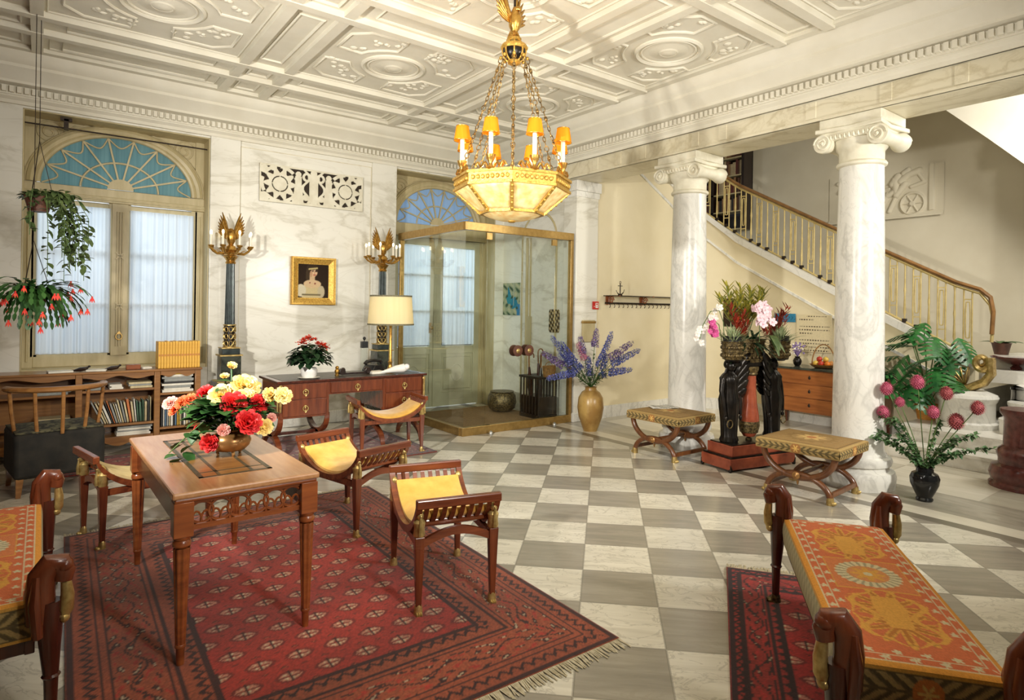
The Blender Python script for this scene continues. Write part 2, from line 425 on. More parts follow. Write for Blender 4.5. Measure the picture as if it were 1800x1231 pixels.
# floor
struct(MB().grid(lambda u, v: (-3+u*13.6, -2.2+v*11.2, 0.), 1, 1).build('floor', M['floor'], smooth=0))
# back wall with two openings
W1 = (-.17, 1.535); W2 = (3.90, 5.62); WT = 3.48
mb = MB()
wall_piece(mb, -3, W1[0], 0, 4.05); wall_piece(mb, W1[1], W2[0], 0, 4.05); wall_piece(mb, W2[1], 6.1, 0, 4.05)
wall_piece(mb, W1[0], W1[1], WT, 4.05); wall_piece(mb, W2[0], W2[1], WT, 4.05); mb.box(W1[0], W1[1], YW, YW+.36, 0, .80)
struct(mb.build('wall_back', M['wallmarble'], smooth=0))
# shallow pilaster strips and panel joint mouldings
mb = MB()
for x0, x1 in ((1.535, 1.86), (3.54, 3.90)):
    mb.box(x0, x1, YW-.035, YW, 0, 3.50)
struct(mb.build('trim_1', M['wallmarble'], bev=.006, smooth=0))
mb = MB()
for x in (1.868, 3.532): mb.box(x-.004, x+.004, YW-.004, YW+.002, .1, 3.44)
mb.box(1.868, 3.532, YW-.004, YW+.002, 3.432, 3.44); mb.box(1.868, 3.532, YW-.004, YW+.002, .62, .628)
struct(mb.build('trim_2', M['frieze'], smooth=0))
struct(MB().box(1.535, 3.9, YW-.05, YW, 0, .16).build('baseboard_back', M['white'], bev=.01, smooth=0))
# right-hand return wall behind the glass lobby, arch and upright strips modelled from lines in the glass
mb = MB(); mb.box(5.78, 6.12, 6.42, YW, 0, 4.05)
struct(mb.build('wall_right', M['wallmarble'], smooth=0))
mb = MB()
mb.tube([(5.78, 7.55, .1), (5.78, 7.55, 2.55)]+arcp((5.78, 7.15, 2.55), .40, PI, 0, 16, (0, -1, 0))+[(5.78, 6.75, .1)], .018, 6)
mb.tube([(5.775, 7.42, .1), (5.775, 7.42, 2.6)], .028, 6); mb.tube([(5.775, 7.34, .1), (5.775, 7.34, 2.6)], .014, 6)
struct(mb.build('trim_3', M['olive']))
# pilaster / corner pier closing the lobby, stuccoed
mb = MB(); mb.box(5.73, 6.14, 6.285, 6.55, 0, 3.30)
struct(mb.build('wall_pier', M['wallmarble'], bev=.006, smooth=0))
mb = MB(); mb.box(5.70, 6.17, 6.265, 6.50, 0, .12); mb.box(5.70, 6.17, 6.25, 6.5, 3.16, 3.30); mb.box(5.715, 6.155, 6.27, 6.5, 3.08, 3.16)
struct(mb.build('trim_4', M['white'], bev=.008, smooth=0))
# entablature beam above the columns
struct(MB().box(XE, 6.10, -2.2, YW, 3.30, 4.05).build('wall_entablature', M['frieze'], smooth=0))
mb = MB()
mb.box(XE-.015, XE+.02, -2.2, 6.3, 3.30, 3.325); mb.box(XE-.02, XE+.02, -2.2, 6.9, 3.50, 3.53)
for y in (-.6, 1.18, 1.75, 2.30, 2.95, 3.9, 4.25, 5.0, 5.4, 5.8): mb.box(XE-.006, XE+.02, y-.05, y+.05, 3.335, 3.49)
struct(mb.build('trim_5', M['frieze'], bev=.004, smooth=0))
# cornice profile with dentils: back wall + colonnade
PROF = [(.0, 3.50), (.035, 3.50), (.035, 3.535), (.07, 3.56), (.07, 3.575), (.085, 3.575), (.085, 3.66), (.16, 3.675), (.16, 3.70), (.2, 3.74), (.28, 3.80), (.28, 3.83), (.31, 3.85), (.34, 3.90), (.36, 3.98)]
mb = MB()
A = [(-3, YW-d, z) for d, z in PROF]; B = [(XE-d, YW-d, z) for d, z in PROF]; Cc = [(XE-d, -2.2, z) for d, z in PROF]
n = len(PROF); o = mb.v; mb.add(A+B+Cc, [(i, i+1, n+i+1, n+i) for i in range(n-1)]+[(n+i, n+i+1, 2*n+i+1, 2*n+i) for i in range(n-1)])
x = -3
while x < XE-.12: mb.box(x, x+.034, YW-.125, YW-.08, 3.59, 3.65); x += .058
y = -2.2
while y < YW-.12: mb.box(XE-.125, XE-.08, y, y+.034, 3.59, 3.65); y += .058
struct(mb.build('trim_6', M['plaster'], smooth=30))
# coffered ceiling
struct(MB().box(-3, 5.75, -2.2, YW+.2, CZ, 4.1).build('ceiling', M['plaster'], smooth=0))
bx = [-.275-2.05, -.275, 1.775, 3.825]; by = [-1.3, .75, 2.8, 4.85, 6.9]
mb = MB(); RH = .055
def rails(x0, x1, y0, y1): mb.box(x0, x1, y0, y1, CZ-RH, CZ+.01)
for y in by:
    for s_ in (-.215, .215):
        rails(-3, 5.2, y+s_-.045, y+s_+.045)
for x in bx:
    for s_ in (-.215, .215):
        mb.box(x+s_-.045, x+s_+.045, -2.2, 7.66, CZ-RH+.007, CZ+.01)
mb.box(-3, 5.2, 7.62, 7.70, CZ-RH+.014, CZ+.01); mb.box(5.16, 5.24, -2.2, 7.69, CZ-RH+.021, CZ+.01)
struct(mb.build('trim_7', M['plaster'], smooth=0))
mb = MB()
def sqframe(x0, x1, y0, y1, r=.016, z=CZ):
    mb.tube([(x0, y0, z), (x1, y0, z), (x1, y1, z), (x0, y1, z)], r, 6, True)
# band panels
cxs = [(a+b)/2 for a, b in zip(bx, bx[1:])]+[4.85]; cys = [(a+b)/2 for a, b in zip(by, by[1:])]
for cx in cxs:
    hw = .60 if cx < 4.5 else .62
    x1 = cx+hw if cx < 4.5 else 5.08
    for y in by: sqframe(cx-hw, x1, y-.1, y+.1)
    sqframe(cx-.62, min(cx+.62, 5.08), 7.24, 7.53, .02); sqframe(cx-.72, min(cx+.72, 5.14), 7.17, 7.58, .014)
for cy in cys:
    for x in bx: sqframe(x-.1, x+.1, cy-.6, cy+.6)
for x in bx:
    for y in by: sqframe(x-.1, x+.1, y-.1, y+.1, .02)
    sqframe(x-.1, x+.1, 7.22, 7.52)
def ring(cx, cy, r, t): mb.tube([(cx+r*cos(TAU*i/40), cy+r*sin(TAU*i/40), CZ) for i in range(40)], t, 6, True)
rr = random.Random(3)
for cx in cxs:
    for cy in cys:
        if cx > 4.5: cx0 = 4.62
        else: cx0 = cx
        ax = .80 if cx < 4.5 else .58
        sqframe(cx0-ax, cx0+ax, cy-.8, cy+.8, .026); sqframe(cx0-ax+.06, cx0+ax-.06, cy-.74, cy+.74, .012)
        cx0 = min(cx0, 4.66); k = .64 if cx < 4.5 else .5
        ring(cx0, cy, .30, .024); ring(cx0, cy, .25, .012); ring(cx0, cy, .08, .02)
        mb.lathe([(.0, -.03), (.05, -.028), (.09, -.012), (.2, .002)], (cx0, cy, CZ), 16)
        for sx in (-1, 1):
            for sy in (-1, 1):
                arc = [(cx0+sx*.43*cos(a), cy+sy*.43*sin(a), CZ) for a in [math.radians(t) for t in (70, 58, 45, 32, 20)]]
                pl = arc+[(cx0+sx*k, cy+sy*.16, CZ), (cx0+sx*k, cy+sy*.50, CZ), (cx0+sx*(k-.14), cy+sy*.64, CZ), (cx0+sx*.16, cy+sy*.64, CZ)]
                mb.tube(pl, .016, 6, True)
                for q in range(14):
                    a = rr.uniform(.25, 1.3); r = rr.uniform(.49, .64)
                    if r*cos(a) < k-.05: mb.ell((cx0+sx*r*cos(a), cy+sy*r*sin(a), CZ), (rr.uniform(.02, .04), rr.uniform(.02, .04), .014), 8, 5)
struct(mb.build('trim_8', M['plaster'], smooth=50))
# ---------------------------------------------------------------- stair hall behind the columns
PATH = [(8.45, y) for y in np.arange(2.46, 5.61, .09)]+[(7.75+.7*cos(a), 5.6+.7*sin(a)) for a in np.linspace(.08, PI/2, 14)]+[(x, 6.3) for x in np.arange(7.66, 6.05, -.12)]
PATH = [Vector((a, b, 0)) for a, b in PATH]
SS = [0]
for a, b in zip(PATH, PATH[1:]): SS.append(SS[-1]+(b-a).length)
def stair_z(s): return float(np.interp(s, [0, 1.1, 3.15, 4.25, 6.2], [1.07, 1.65, 2.76, 3.62, 4.68]))
def path_at(s):
    i = min(max(int(np.searchsorted(SS, s))-1, 0), len(PATH)-2); t = (s-SS[i])/(SS[i+1]-SS[i]); p = PATH[i].lerp(PATH[i+1], t)
    d = (PATH[i+1]-PATH[i]).normalized(); return p, Vector((d.y, -d.x, 0))     # outward to the far side
ss = SS
def ribbon(name, m, off0, off1, zb, zt):
    mb = MB(); vs = []; fs = []
    for s_ in ss:
        p, nr = path_at(min(s_, SS[-1]-1e-4)); b = zb(s_); t = zt(s_)
        for of, z in ((off0, b), (off0, t), (off1, t), (off1, b)):
            q = p+nr*of; vs.append((q.x, q.y, z))
    for i in range(len(ss)-1):
        for k in range(4): fs.append((4*i+k, 4*i+(k+1) % 4, 4*i+4+(k+1) % 4, 4*i+4+k))
    fs += [(3, 2, 1, 0), tuple(4*(len(ss)-1)+k for k in range(4))]
    mb.add(vs, fs); return mb.build(name, m, smooth=30)
struct(ribbon('wall_stair', M['cream'], .0, .12, lambda s: 0., lambda s: stair_z(s)-.06))
struct(ribbon('baseboard_stair', M['white'], -.02, .0, lambda s: 0., lambda s: .17))
struct(ribbon('trim_9', M['white'], -.022, .0, lambda s: stair_z(s)-.47, lambda s: stair_z(s)-.43))
struct(ribbon('trim_10', M['stepm'], -.03, .14, lambda s: stair_z(s)-.15, lambda s: stair_z(s)-.05))
# cream hall wall next to the pier is part of wall_stair; far wall and upper floor
struct(MB().box(10.0, 10.2, -2.2, 9.2, 0, 5.6).build('wall_far', M['stairwall'], smooth=0))
struct(MB().box(6.1, 10.2, 8.9, 9.1, 2.6, 5.6).build('wall_upper', M['stairwall'], smooth=0))
mb = MB(); mb.box(6.1, 10.2, -2.2, 9.1, 5.5, 5.6)
struct(mb.build('ceiling_stairwell', M['plaster'], smooth=0))
# rising white soffit of the upper flight
mb = MB(); pts = [(y, z) for y, z in ((1.0, 2.10), (2.5, 3.66), (3.0, 4.16), (3.4, 4.52), (3.9, 4.84), (4.6, 5.10), (5.6, 5.3), (6.6, 5.45))]
mb.prism(pts+[(6.6, 5.52), (1.0, 5.52)], lambda a, b, d: (d, a, b), 8.9, 10.02)
struct(mb.build('ceiling_soffit', M['plaster'], smooth=50))
# steps: lower flight rising to the right-rear, landing, upper flight
st = thing('staircase', 'white marble steps rising behind the columns beside the carved newel drum', 'staircase', (0, 0, 0))
for k in range(7):
    x = 7.28+.29*k; z = .152*(k+1); yl = 3.05-.10*k if k < 2 else 2.12
    mb = MB()
    out = [(x, -2.), (x, yl-.2)]+[(x+.2-.2*cos(a), yl-.2+.2*sin(a)) for a in np.linspace(.2, PI/2, 6)]+[(8.43, yl), (8.43, 2.44 if k < 2 else yl-.001), (9.98, 2.44 if k < 2 else yl-.001), (9.98, -2.)]
    if k == 6: out = [(9.02, -2), (9.02, 2.44), (9.98, 2.44), (9.98, -2)]
    elif x > 8.5: out = [(x, -2), (x, 2.44), (9.98, 2.44), (9.98, -2)]
    mb.prism(out, lambda a, b, d: (a, b, d), z-.152, z-.03)
    ou = [(a-.025 if a < 9.9 and i < len(out)-2 and abs(b-2.44) > 1e-3 else a, b) for i, (a, b) in enumerate(out)]
    mb.prism(ou, lambda a, b, d: (a, b, d), z-.03, z)
    mb.build('step', M['stepm'], st, smooth=30)
mb = MB()
for k in range(14):
    y = 2.46+.27*k; z = .52+.148*(k+1)
    mb.box(8.58, 9.99, y, y+.30, z-.30, z)
mb.build('upper_flight', M['stepm'], st, smooth=0)
# balustrade along the stair
bal = thing('stair_balustrade', 'gilded iron stair railing with looped panels climbing left behind the columns', 'railing', (0, 0, 0))
L = SS[-1]; s_ = .10; k = 0; RHt = .72
def at_s(s): p, nr = path_at(min(s, L-1e-3)); return Vector((p.x, p.y, stair_z(s)))+nr*.06, nr
while s_ < 5.1:
    b, nr = at_s(s_); d = Vector((-nr.y, nr.x, 0)); mb = MB()
    if k % 2 == 0:
        h = RHt-.06; w = .042; sl = (stair_z(s_+.1)-stair_z(s_-.1))/.2 if s_ > .2 else .5
        for sg in (-1, 1): mb.cyl(b+d*w*sg+Vector((0, 0, -.04+w*sg*sl)), b+d*w*sg+Vector((0, 0, RHt+w*sg*sl)), .009, n=6)
        loop = [b+d*(.024*cos(a))+Vector((0, 0, .36+(h/2-.12)*max(-1, min(1, 1.5*sin(a))))) for a in np.linspace(0, TAU, 16, endpoint=False)]
        mb.tube(loop, .007, 6, True)
        for zz in (.1, h-.06): mb.bar(b-d*w+Vector((0, 0, zz)), b+d*w+Vector((0, 0, zz)), .014)
        nm = 'baluster_panel'
    else:
        mb.tube([b+Vector((0, 0, z)) for z in (-.04, .05, .08, .3, .36, .42, .64, .68, RHt)], [.009, .009, .016, .009, .015, .009, .009, .014, .008], 6)
        nm = 'baluster'
    mb.build(nm, M['rail'], bal)
    if k % 2 == 1 or k % 4 == 0:
        MB().box(-.022, .022, -.022, .022, 0, .05).build('foot_block', M['iron'], bal, smooth=0).location = b+Vector((0, 0, -.045))
    s_ += .135; k += 1
def railpts(dz):
    pts = [at_s(s)[0]+Vector((0, 0, RHt+dz)) for s in np.arange(.22, 5.3, .1)]
    e = pts[0]
    return [e+Vector((-.02, -.36, -.62+dz)), e+Vector((-.015, -.37, -.36+dz)), e+Vector((-.01, -.34, -.2+dz)), e+Vector((0, -.24, -.09)), e+Vector((0, -.12, -.045))]+pts
mb = MB(); mb.tube(railpts(.02), .03, 8, sq=.8); mb.build('handrail', M['railw'], bal)
mb = MB(); mb.tube(railpts(-.025), .018, 6); mb.build('under_rail', M['rail'], bal)
mb = MB(); mb.tube([at_s(s)[0]+Vector((0, 0, -.03)) for s in np.arange(0, 5.3, .1)], .014, 6); mb.build('bottom_rail', M['rail'], bal)
# newel drum with gilded scroll
nw = thing('newel_drum', 'round white marble newel drum carrying a gilded scroll at the stair foot', 'newel', (8.15, 2.45, .305))
MB().lathe([(.29, 0), (.29, .05), (.265, .07), (.265, .27), (.28, .29), (.295, .33), (.28, .36), (.18, .4)], n=36).build('drum', M['white'], nw)
mb = MB()
sp = [Vector((0, -.16+.085*(1-t*.75)*cos(t*9+2.6)+.02, .72+.10*(1-t*.75)*sin(t*9+2.6))) for t in np.linspace(0, 1, 40)]
mb.tube([(0, .26, .40), (0, .14, .40), (0, -.02, .42), (.0, -.16, .50), (0, -.225, .60)]+sp, lambda t: .05-.03*t, 8, sq=1.7)
mb.tube([(0, .32, .40), (0, .2, .52), (0, .1, .48)], .03, 8)
mb.build('scroll', M['paleg'], nw)
mb = MB()
for i in range(7): a = -.4+i*.35; mb.leaf((0, .02, .46), (0, cos(a), sin(a)*.8+.2), .22, .1, .1, side=(1, 0, 0))
mb.build('acanthus', M['paleg'], nw, solid=.012)
# columns
def column(x, y, label):
    t = thing('marble_column', label, 'column', (x, y, 0))
    mb = MB(); mb.lathe([(.305, 0), (.31, .06), (.315, .1), (.30, .145), (.262, .155), (.255, .19), (.275, .20), (.282, .235), (.272, .265), (.24, .275), (.232, .30)], n=40)
    mb.build('base', M['white'], t)
    MB().lathe([(.225, .30), (.213, .34), (.209, .8), (.204, 1.4), (.196, 2.1), (.186, 2.72), (.184, 2.86)], n=40).build('shaft', M['white'], t)
    mb = MB(); mb.lathe([(.184, 2.86), (.205, 2.872), (.21, 2.89), (.2, 2.905), (.185, 2.91), (.186, 3.0), (.21, 3.03), (.235, 3.08), (.235, 3.12)], n=36)
    mb.build('necking', M['relief'], t)
    mb = MB()
    for sx in (-1, 1):                      # ionic bolsters run across the beam, volutes face the hall
        cyv = sx*.235
        pr = [(.085, -.25), (.088, -.22), (.062, -.12), (.055, 0), (.062, .12), (.088, .22), (.085, .25)]
        m4 = Matrix.Translation((0, cyv, 3.085)) @ Matrix.Rotation(PI/2, 4, 'Y')
        q = MB(m4); q.lathe(pr, n=24); mb.v, mb.f = mb.v, mb.f; mb.add(q.v, q.f)
        for ex in (-.253, .253):
            spi = [(ex, cyv+sx*(.078*(1-t*.8))*cos(t*11), 3.085+(.078*(1-t*.8))*sin(t*11)) for t in np.linspace(0, 1, 34)]
            mb.tube(spi, .012, 6); mb.ell((ex, cyv, 3.085), (.02, .02, .02), 10, 6)
    mb.box(-.245, .245, -.235, .235, 3.10, 3.17)
    for i in range(9):
        for ex in (-.248, .248): mb.ell((ex, -.16+.04*i, 3.125), (.016, .014, .024), 8, 6)
    mb.build('volute_capital', M['relief'], t)
    mb = MB(); mb.prism([(-.29, -.29), (0, -.25), (.29, -.29), (.25, 0), (.29, .29), (0, .25), (-.29, .29), (-.25, 0)], lambda a, b, d: (a, b, d), 3.17, 3.21); mb.box(-.25, .25, -.27, .27, 3.21, 3.30)
    mb.build('abacus', M['relief'], t, bev=.008)
column(5.85, 4.50, 'white marble column standing beside the coat rack, farther of the two')
column(5.85, 2.60, 'white marble column nearer the camera, between plant stand and allium vase')
# ---------------------------------------------------------------- arched window and lobby door
def fan(t, cx, y, z0, rx, rz, ml, mj, n=9):
    """half-round fanlight: pane + radiating bars + scallops"""
    N = 28; A = [(cx+rx*cos(PI*i/N), z0+rz*sin(PI*i/N)) for i in range(N+1)]
    MB().prism(A, lambda a, b, d: (a, d, b), y, y+.012).build('fanlight_pane', ml, t, smooth=0)
    mb = MB()
    def P(r, a): return (cx+rx*r*cos(a), y-.015, z0+rz*r*sin(a))
    for i in range(1, n): a = PI*i/n; mb.bar(P(.16, a), P(.94, a), .018, .024, (0, 1, 0))
    mb.tube([P(.5, PI*i/24) for i in range(25)], .012, 6); pass
    for i in range(n):
        a0 = PI*i/n; a1 = PI*(i+1)/n
        mb.tube([P(.95-.17*sin(PI*q/8), a0+(a1-a0)*q/8) for q in range(9)], .009, 6)
    mb.prism([(cx+rx*.17*cos(PI*i/12), z0+rz*.2*sin(PI*i/12)) for i in range(13)], lambda a, b, d: (a, d, b), y-.03, y)
    mb.build('fanlight_bars', mj, t, smooth=40)
    mb = MB()
    for q, rr_ in ((1.0, .03), (1.08, .045), (1.14, .016)): mb.tube([(cx+rx*q*cos(PI*i/36), y-.02, z0+rz*q*sin(PI*i/36)) for i in range(37)], rr_, 8)
    mb.build('arch_moulding', mj, t)
def spandrel(t, x0, x1, y, z0, z1, cx, rx, rz, mj):
    N = 24; mb = MB()
    for sg in (-1, 1):
        xe = x1 if sg > 0 else x0
        arc = [(cx+sg*rx*cos(PI/2*i/N), z0+rz*sin(PI/2*i/N)) for i in range(N+1)]
        poly = arc+[(cx, z1), (xe, z1), (xe, z0)]
        if sg < 0: poly = poly[::-1]
        mb.prism(poly, lambda a, b, d: (a, d, b), y, y+.03)
        c = (cx+sg*rx*.86, z0+rz*.93)
        mb.tube([(c[0]+.13*(1-q*.85)*cos(q*14)*1.0, y-.006, c[1]+.13*(1-q*.85)*sin(q*14)) for q in np.linspace(0, 1, 44)], .009, 6)
        mb.tube([(c[0]-sg*.12, y-.006, c[1]+.02), (c[0]-sg*.22, y-.006, c[1]+.10), (c[0]-sg*.34, y-.006, c[1]+.125)], .009, 6)
        mb.tube([(c[0]+sg*.06, y-.006, c[1]-.12), (c[0]+sg*.1, y-.006, c[1]-.26)], .009, 6)
    mb.build('spandrel', mj, t, smooth=35)
def casing(t, x0, x1, z1, y, mj, zb):
    mb = MB()                     # reveal lining of the recess
    mb.box(x1-.012, x1+.0, YW+.01, y+.05, zb, z1); mb.box(x0, x0+.012, YW+.01, y+.05, zb, z1); mb.box(x0, x1, YW+.01, y+.05, z1-.012, z1)
    for xx, sg in ((x1, -1), (x0, 1)):
        mb.box(min(xx, xx+sg*.10), max(xx, xx+sg*.10), y-.02, y+.04, zb, z1)
        mb.tube([(xx+sg*.05, y-.022, zb+.1), (xx+sg*.05, y-.022, z1-.9)], .012, 6)
    mb.build('casing', mj, t, bev=.004, smooth=0)
w1 = thing('window_1', 'tall arched window with blue fanlight and net curtains on the left', 'window', (0, 0, 0)); w1['kind'] = 'structure'
yw = 8.36; cx = .683
casing(w1, W1[0], W1[1], WT, yw, M['olive'], .8)
fan(w1, cx, yw, 2.80, .735, .60, M['lunette'], M['olive'])
spandrel(w1, W1[0], W1[1], yw+.01, 2.78, WT, cx, .74, .605, M['olive'])
mb = MB(); mb.box(W1[0], W1[1], yw-.05, yw+.03, 2.70, 2.79); mb.box(W1[0], W1[1], yw-.08, yw+.03, 2.64, 2.70); mb.box(W1[0], W1[1], yw-.1, yw, 2.66, 2.68)
mb.build('transom', M['olive'], w1, bev=.006, smooth=0)
mb = MB(); mb.box(W1[0], W1[1], yw-.28, yw+.04, .78, .84); mb.box(W1[0]+.1, W1[1]-.1, yw-.02, yw+.03, .84, .98)
mb.build('sill', M['olive'], w1, bev=.006, smooth=0)
for sg in (-1, 1):
    xa, xb = (cx+.075, W1[1]-.105) if sg > 0 else (W1[0]+.105, cx-.075)
    f = MB(); f.box(xa-.03, xa+.03, yw-.02, yw+.03, .95, 2.64); f.box(xb-.03, xb+.03, yw-.02, yw+.03, .95, 2.64)
    for z in (.95, 1.50, 2.06, 2.58): f.box(xa, xb, yw-.01, yw+.02, z, z+(.05 if z in (.95, 2.58) else .022))
    sa = f.build('window_sash', M['olive'], w1, bev=.004, smooth=0)
    MB().box(xa, xb, yw+.005, yw+.011, .97, 2.62).build('pane', M['pane'], sa, smooth=0)
mb = MB(); mb.box(cx-.075, cx+.075, yw-.05, yw+.03, .95, 2.64)
for q in (-.025, 0, .025): mb.tube([(cx+q, yw-.055, 1.05), (cx+q, yw-.055, 2.55)], .009, 6)
for z in (1.5, 2.06):
    for a in (-1, 1): mb.bar((cx-.04, yw-.065, z-.04*a), (cx+.04, yw-.065, z+.04*a), .012)
mu = mb.build('mullion', M['olive'], w1, smooth=30)
mb = MB(); mb.tube([(cx+.03*cos(TAU*i/12), yw-.075, 1.16+.035*sin(TAU*i/12)) for i in range(12)], .007, 6, True); mb.cyl((cx, yw-.08, 1.2), (cx, yw-.05, 1.2), .016)
mb.build('latch_handle', M['brass'], mu)
mb = MB(); mb.cyl((-.3, YW+.1, 3.36), (1.52, YW+.1, 3.36), .008, n=6); mb.box(.16, .2, YW+.02, YW+.12, 3.34, 3.44); mb.box(.13, .23, YW+.02, YW+.06, 3.42, 3.455)
tag(mb.build('curtain_rod', M['iron']), 'thin dark curtain rod under the arched window soffit', 'rod')
def curtain(x0, x1, z0, z1, y, label, grp):
    nf = int((x1-x0)/.034)
    o = MB().grid(lambda u, v: (x0+(x1-x0)*u, y+.012*sin(u*nf*TAU*.5+.8*sin(u*23))*(.5+.5*(1-v))+.004*sin(u*91), z0+(z1-z0)*v), nf*5, 4)
    o = o.build('net_curtain', M['sheer'], smooth=180)
    return tag(o, label, 'curtain', grp)
curtain(W1[0]+.12, cx-.09, .98, 2.58, yw-.05, 'white net curtain on the left sash of the arched window', 'net curtains at the window')
curtain(cx+.09, W1[1]-.12, .98, 2.58, yw-.05, 'white net curtain on the right sash above the yellow books', 'net curtains at the window')
# door
d1 = thing('door_1', 'arched double entrance door with glazed leaves inside the glass lobby', 'door', (0, 0, 0)); d1['kind'] = 'structure'
cx2 = 4.74
casing(d1, W2[0], W2[1], WT, yw, M['olive'], 0)
fan(d1, cx2, yw, 2.78, .70, .58, M['lunette2'], M['olive'])
spandrel(d1, W2[0], W2[1], yw+.01, 2.76, WT, cx2, .705, .585, M['olive'])
mb = MB(); mb.box(W2[0], W2[1], yw-.05, yw+.03, 2.58, 2.77); mb.box(W2[0], W2[1], yw-.08, yw, 2.58, 2.63); mb.build('transom', M['olive'], d1, bev=.006, smooth=0)
for sg in (-1, 1):
    xa, xb = (cx2+.004, W2[1]-.10) if sg > 0 else (W2[0]+.10, cx2-.004)
    f = MB()
    for a, b in ((xa, xa+.10), (xb-.10, xb)): f.box(a, b, yw-.02, yw+.03, .02, 2.58)
    for z0, z1 in ((.02, .22), (.82, .94), (2.46, 2.58), (1.46, 1.485), (2.0, 2.025)): f.box(xa+.1, xb-.1, yw-.015, yw+.025, z0, z1)
    f.box(xa+.1, xb-.1, yw+.0, yw+.02, .22, .82)
    f.tube([(xa+.15, yw-.005, .27), (xb-.15, yw-.005, .27), (xb-.15, yw-.005, .77), (xa+.15, yw-.005, .77)], .011, 6, True)
    f.tube([((xa+xb)/2+.1*cos(TAU*i/20), yw-.003, .52+.13*sin(TAU*i/20)) for i in range(20)], .008, 6, True)
    lf = f.build('door_leaf', M['door'], d1, bev=.004, smooth=0)
    MB().box(xa+.09, xb-.09, yw+.005, yw+.011, .92, 2.48).build('pane', M['pane'], lf, smooth=0)
    curtain(xa+.105, xb-.105, .96, 2.45, yw-.03, 'white net curtain on the %s leaf of the entrance door' % ('right' if sg > 0 else 'left'), 'net curtains on the door')
mb = MB()
for q in (-.03, 0, .03): mb.tube([(cx2+q, yw-.03, .95), (cx2+q, yw-.03, 2.5)], .01, 6)
mb.box(cx2-.05, cx2+.05, yw-.035, yw, .02, 2.58); mb.build('meeting_stile', M['door'], d1, smooth=30)
mb = MB(); mb.ell((cx2-.1, yw-.06, 1.22), (.03, .03, .03)); mb.cyl((cx2-.1, yw-.02, 1.22), (cx2-.1, yw-.06, 1.22), .012); mb.box(cx2-.12, cx2-.08, yw-.026, yw-.015, 1.14, 1.3); mb.build('door_handle', M['brass'], d1)
# ---------------------------------------------------------------- glass lobby
lb = thing('glass_lobby', 'brass-framed glass entrance lobby with double glass door', 'lobby', (0, 0, 0))
X0, X1, YF = 3.98, 5.70, 6.33
mb = MB()
mb.box(X0-.02, X1, YF-.03, YF+.03, 2.47, 2.57); mb.box(X0-.03, X0+.03, YF, YW, 2.47, 2.57); mb.box(X0-.02, X1, YF-.03, YF+.03, 0, .10); mb.box(X0-.03, X0+.03, YF+.03, YW-.04, 0, .10)
mb.box(X1-.05, X1, YF-.03, YF+.03, .1, 2.47); mb.box(X0-.03, X0+.03, YW-.08, YW-.04, .1, 2.47)
mb.build('frame', M['brass'], lb, bev=.004, smooth=0)
for a, b in ((X0+.006, 4.30), (5.40, X1-.05)): MB().box(a, b, YF-.005, YF+.005, .1, 2.47).build('side_pane', M['glass'], lb, smooth=0)
MB().box(X0-.005, X0+.005, YF-.005, YW-.08, .1, 2.47).build('side_pane', M['glass'], lb, smooth=0)
for i, (a, b, kx) in enumerate(((4.305, 4.845, 4.76), (4.855, 5.395, 4.94))):
    dr = MB().box(a, b, YF-.006, YF+.006, .03, 2.46).build('door_pane', M['glass'], lb, smooth=0)
    mb = MB()
    for ys in (-1, 1): mb.tube([(kx, YF+ys*t, 1.0) for t in (.006, .03, .035, .05, .055)], [.03, .03, .072, .072, .05], 24)
    mb.build('round_handle', M['terra'], dr)
    mb = MB(); mb.tube([(kx, YF-.055, 1.0), (kx, YF-.062, 1.0)], [.03, .02], 16); mb.ell((kx, YF-.06, 1.0), .014); mb.build('handle_boss', M['paleg'], dr)
    mb = MB(); hx = a+.02 if i == 0 else b-.02
    mb.box(hx-.04, hx+.04, YF-.014, YF+.014, 2.38, 2.46); mb.box(hx-.05, hx+.05, YF-.016, YF+.016, .03, .1); mb.build('pivot_fitting', M['brass'], dr, smooth=0)
    MB().lathe([(.028, 0), (.028, .015), (.02, .03), (.008, .04)], (kx+(-.42 if i == 0 else .42), YF-.075, 0)).build('door_stop', M['steel'], lb)
tag(MB().box(4.1, 5.6, 6.42, 8.0, 0, .02).build('doormat', M['rubber'], bev=.006, smooth=0), 'tan doormat filling the floor inside the glass lobby', 'doormat')
# unseen dark walls, added to keep ambient light off the lower left
struct(MB().box(-1.4, -1.2, -2.2, YW, 0, 4.05).build('wall_left_blocker', M['dkmah'], smooth=0))
struct(MB().box(-1.2, 2.0, -2.3, -2.2, 0, 4.05).build('wall_front_blocker', M['dkmah'], smooth=0))
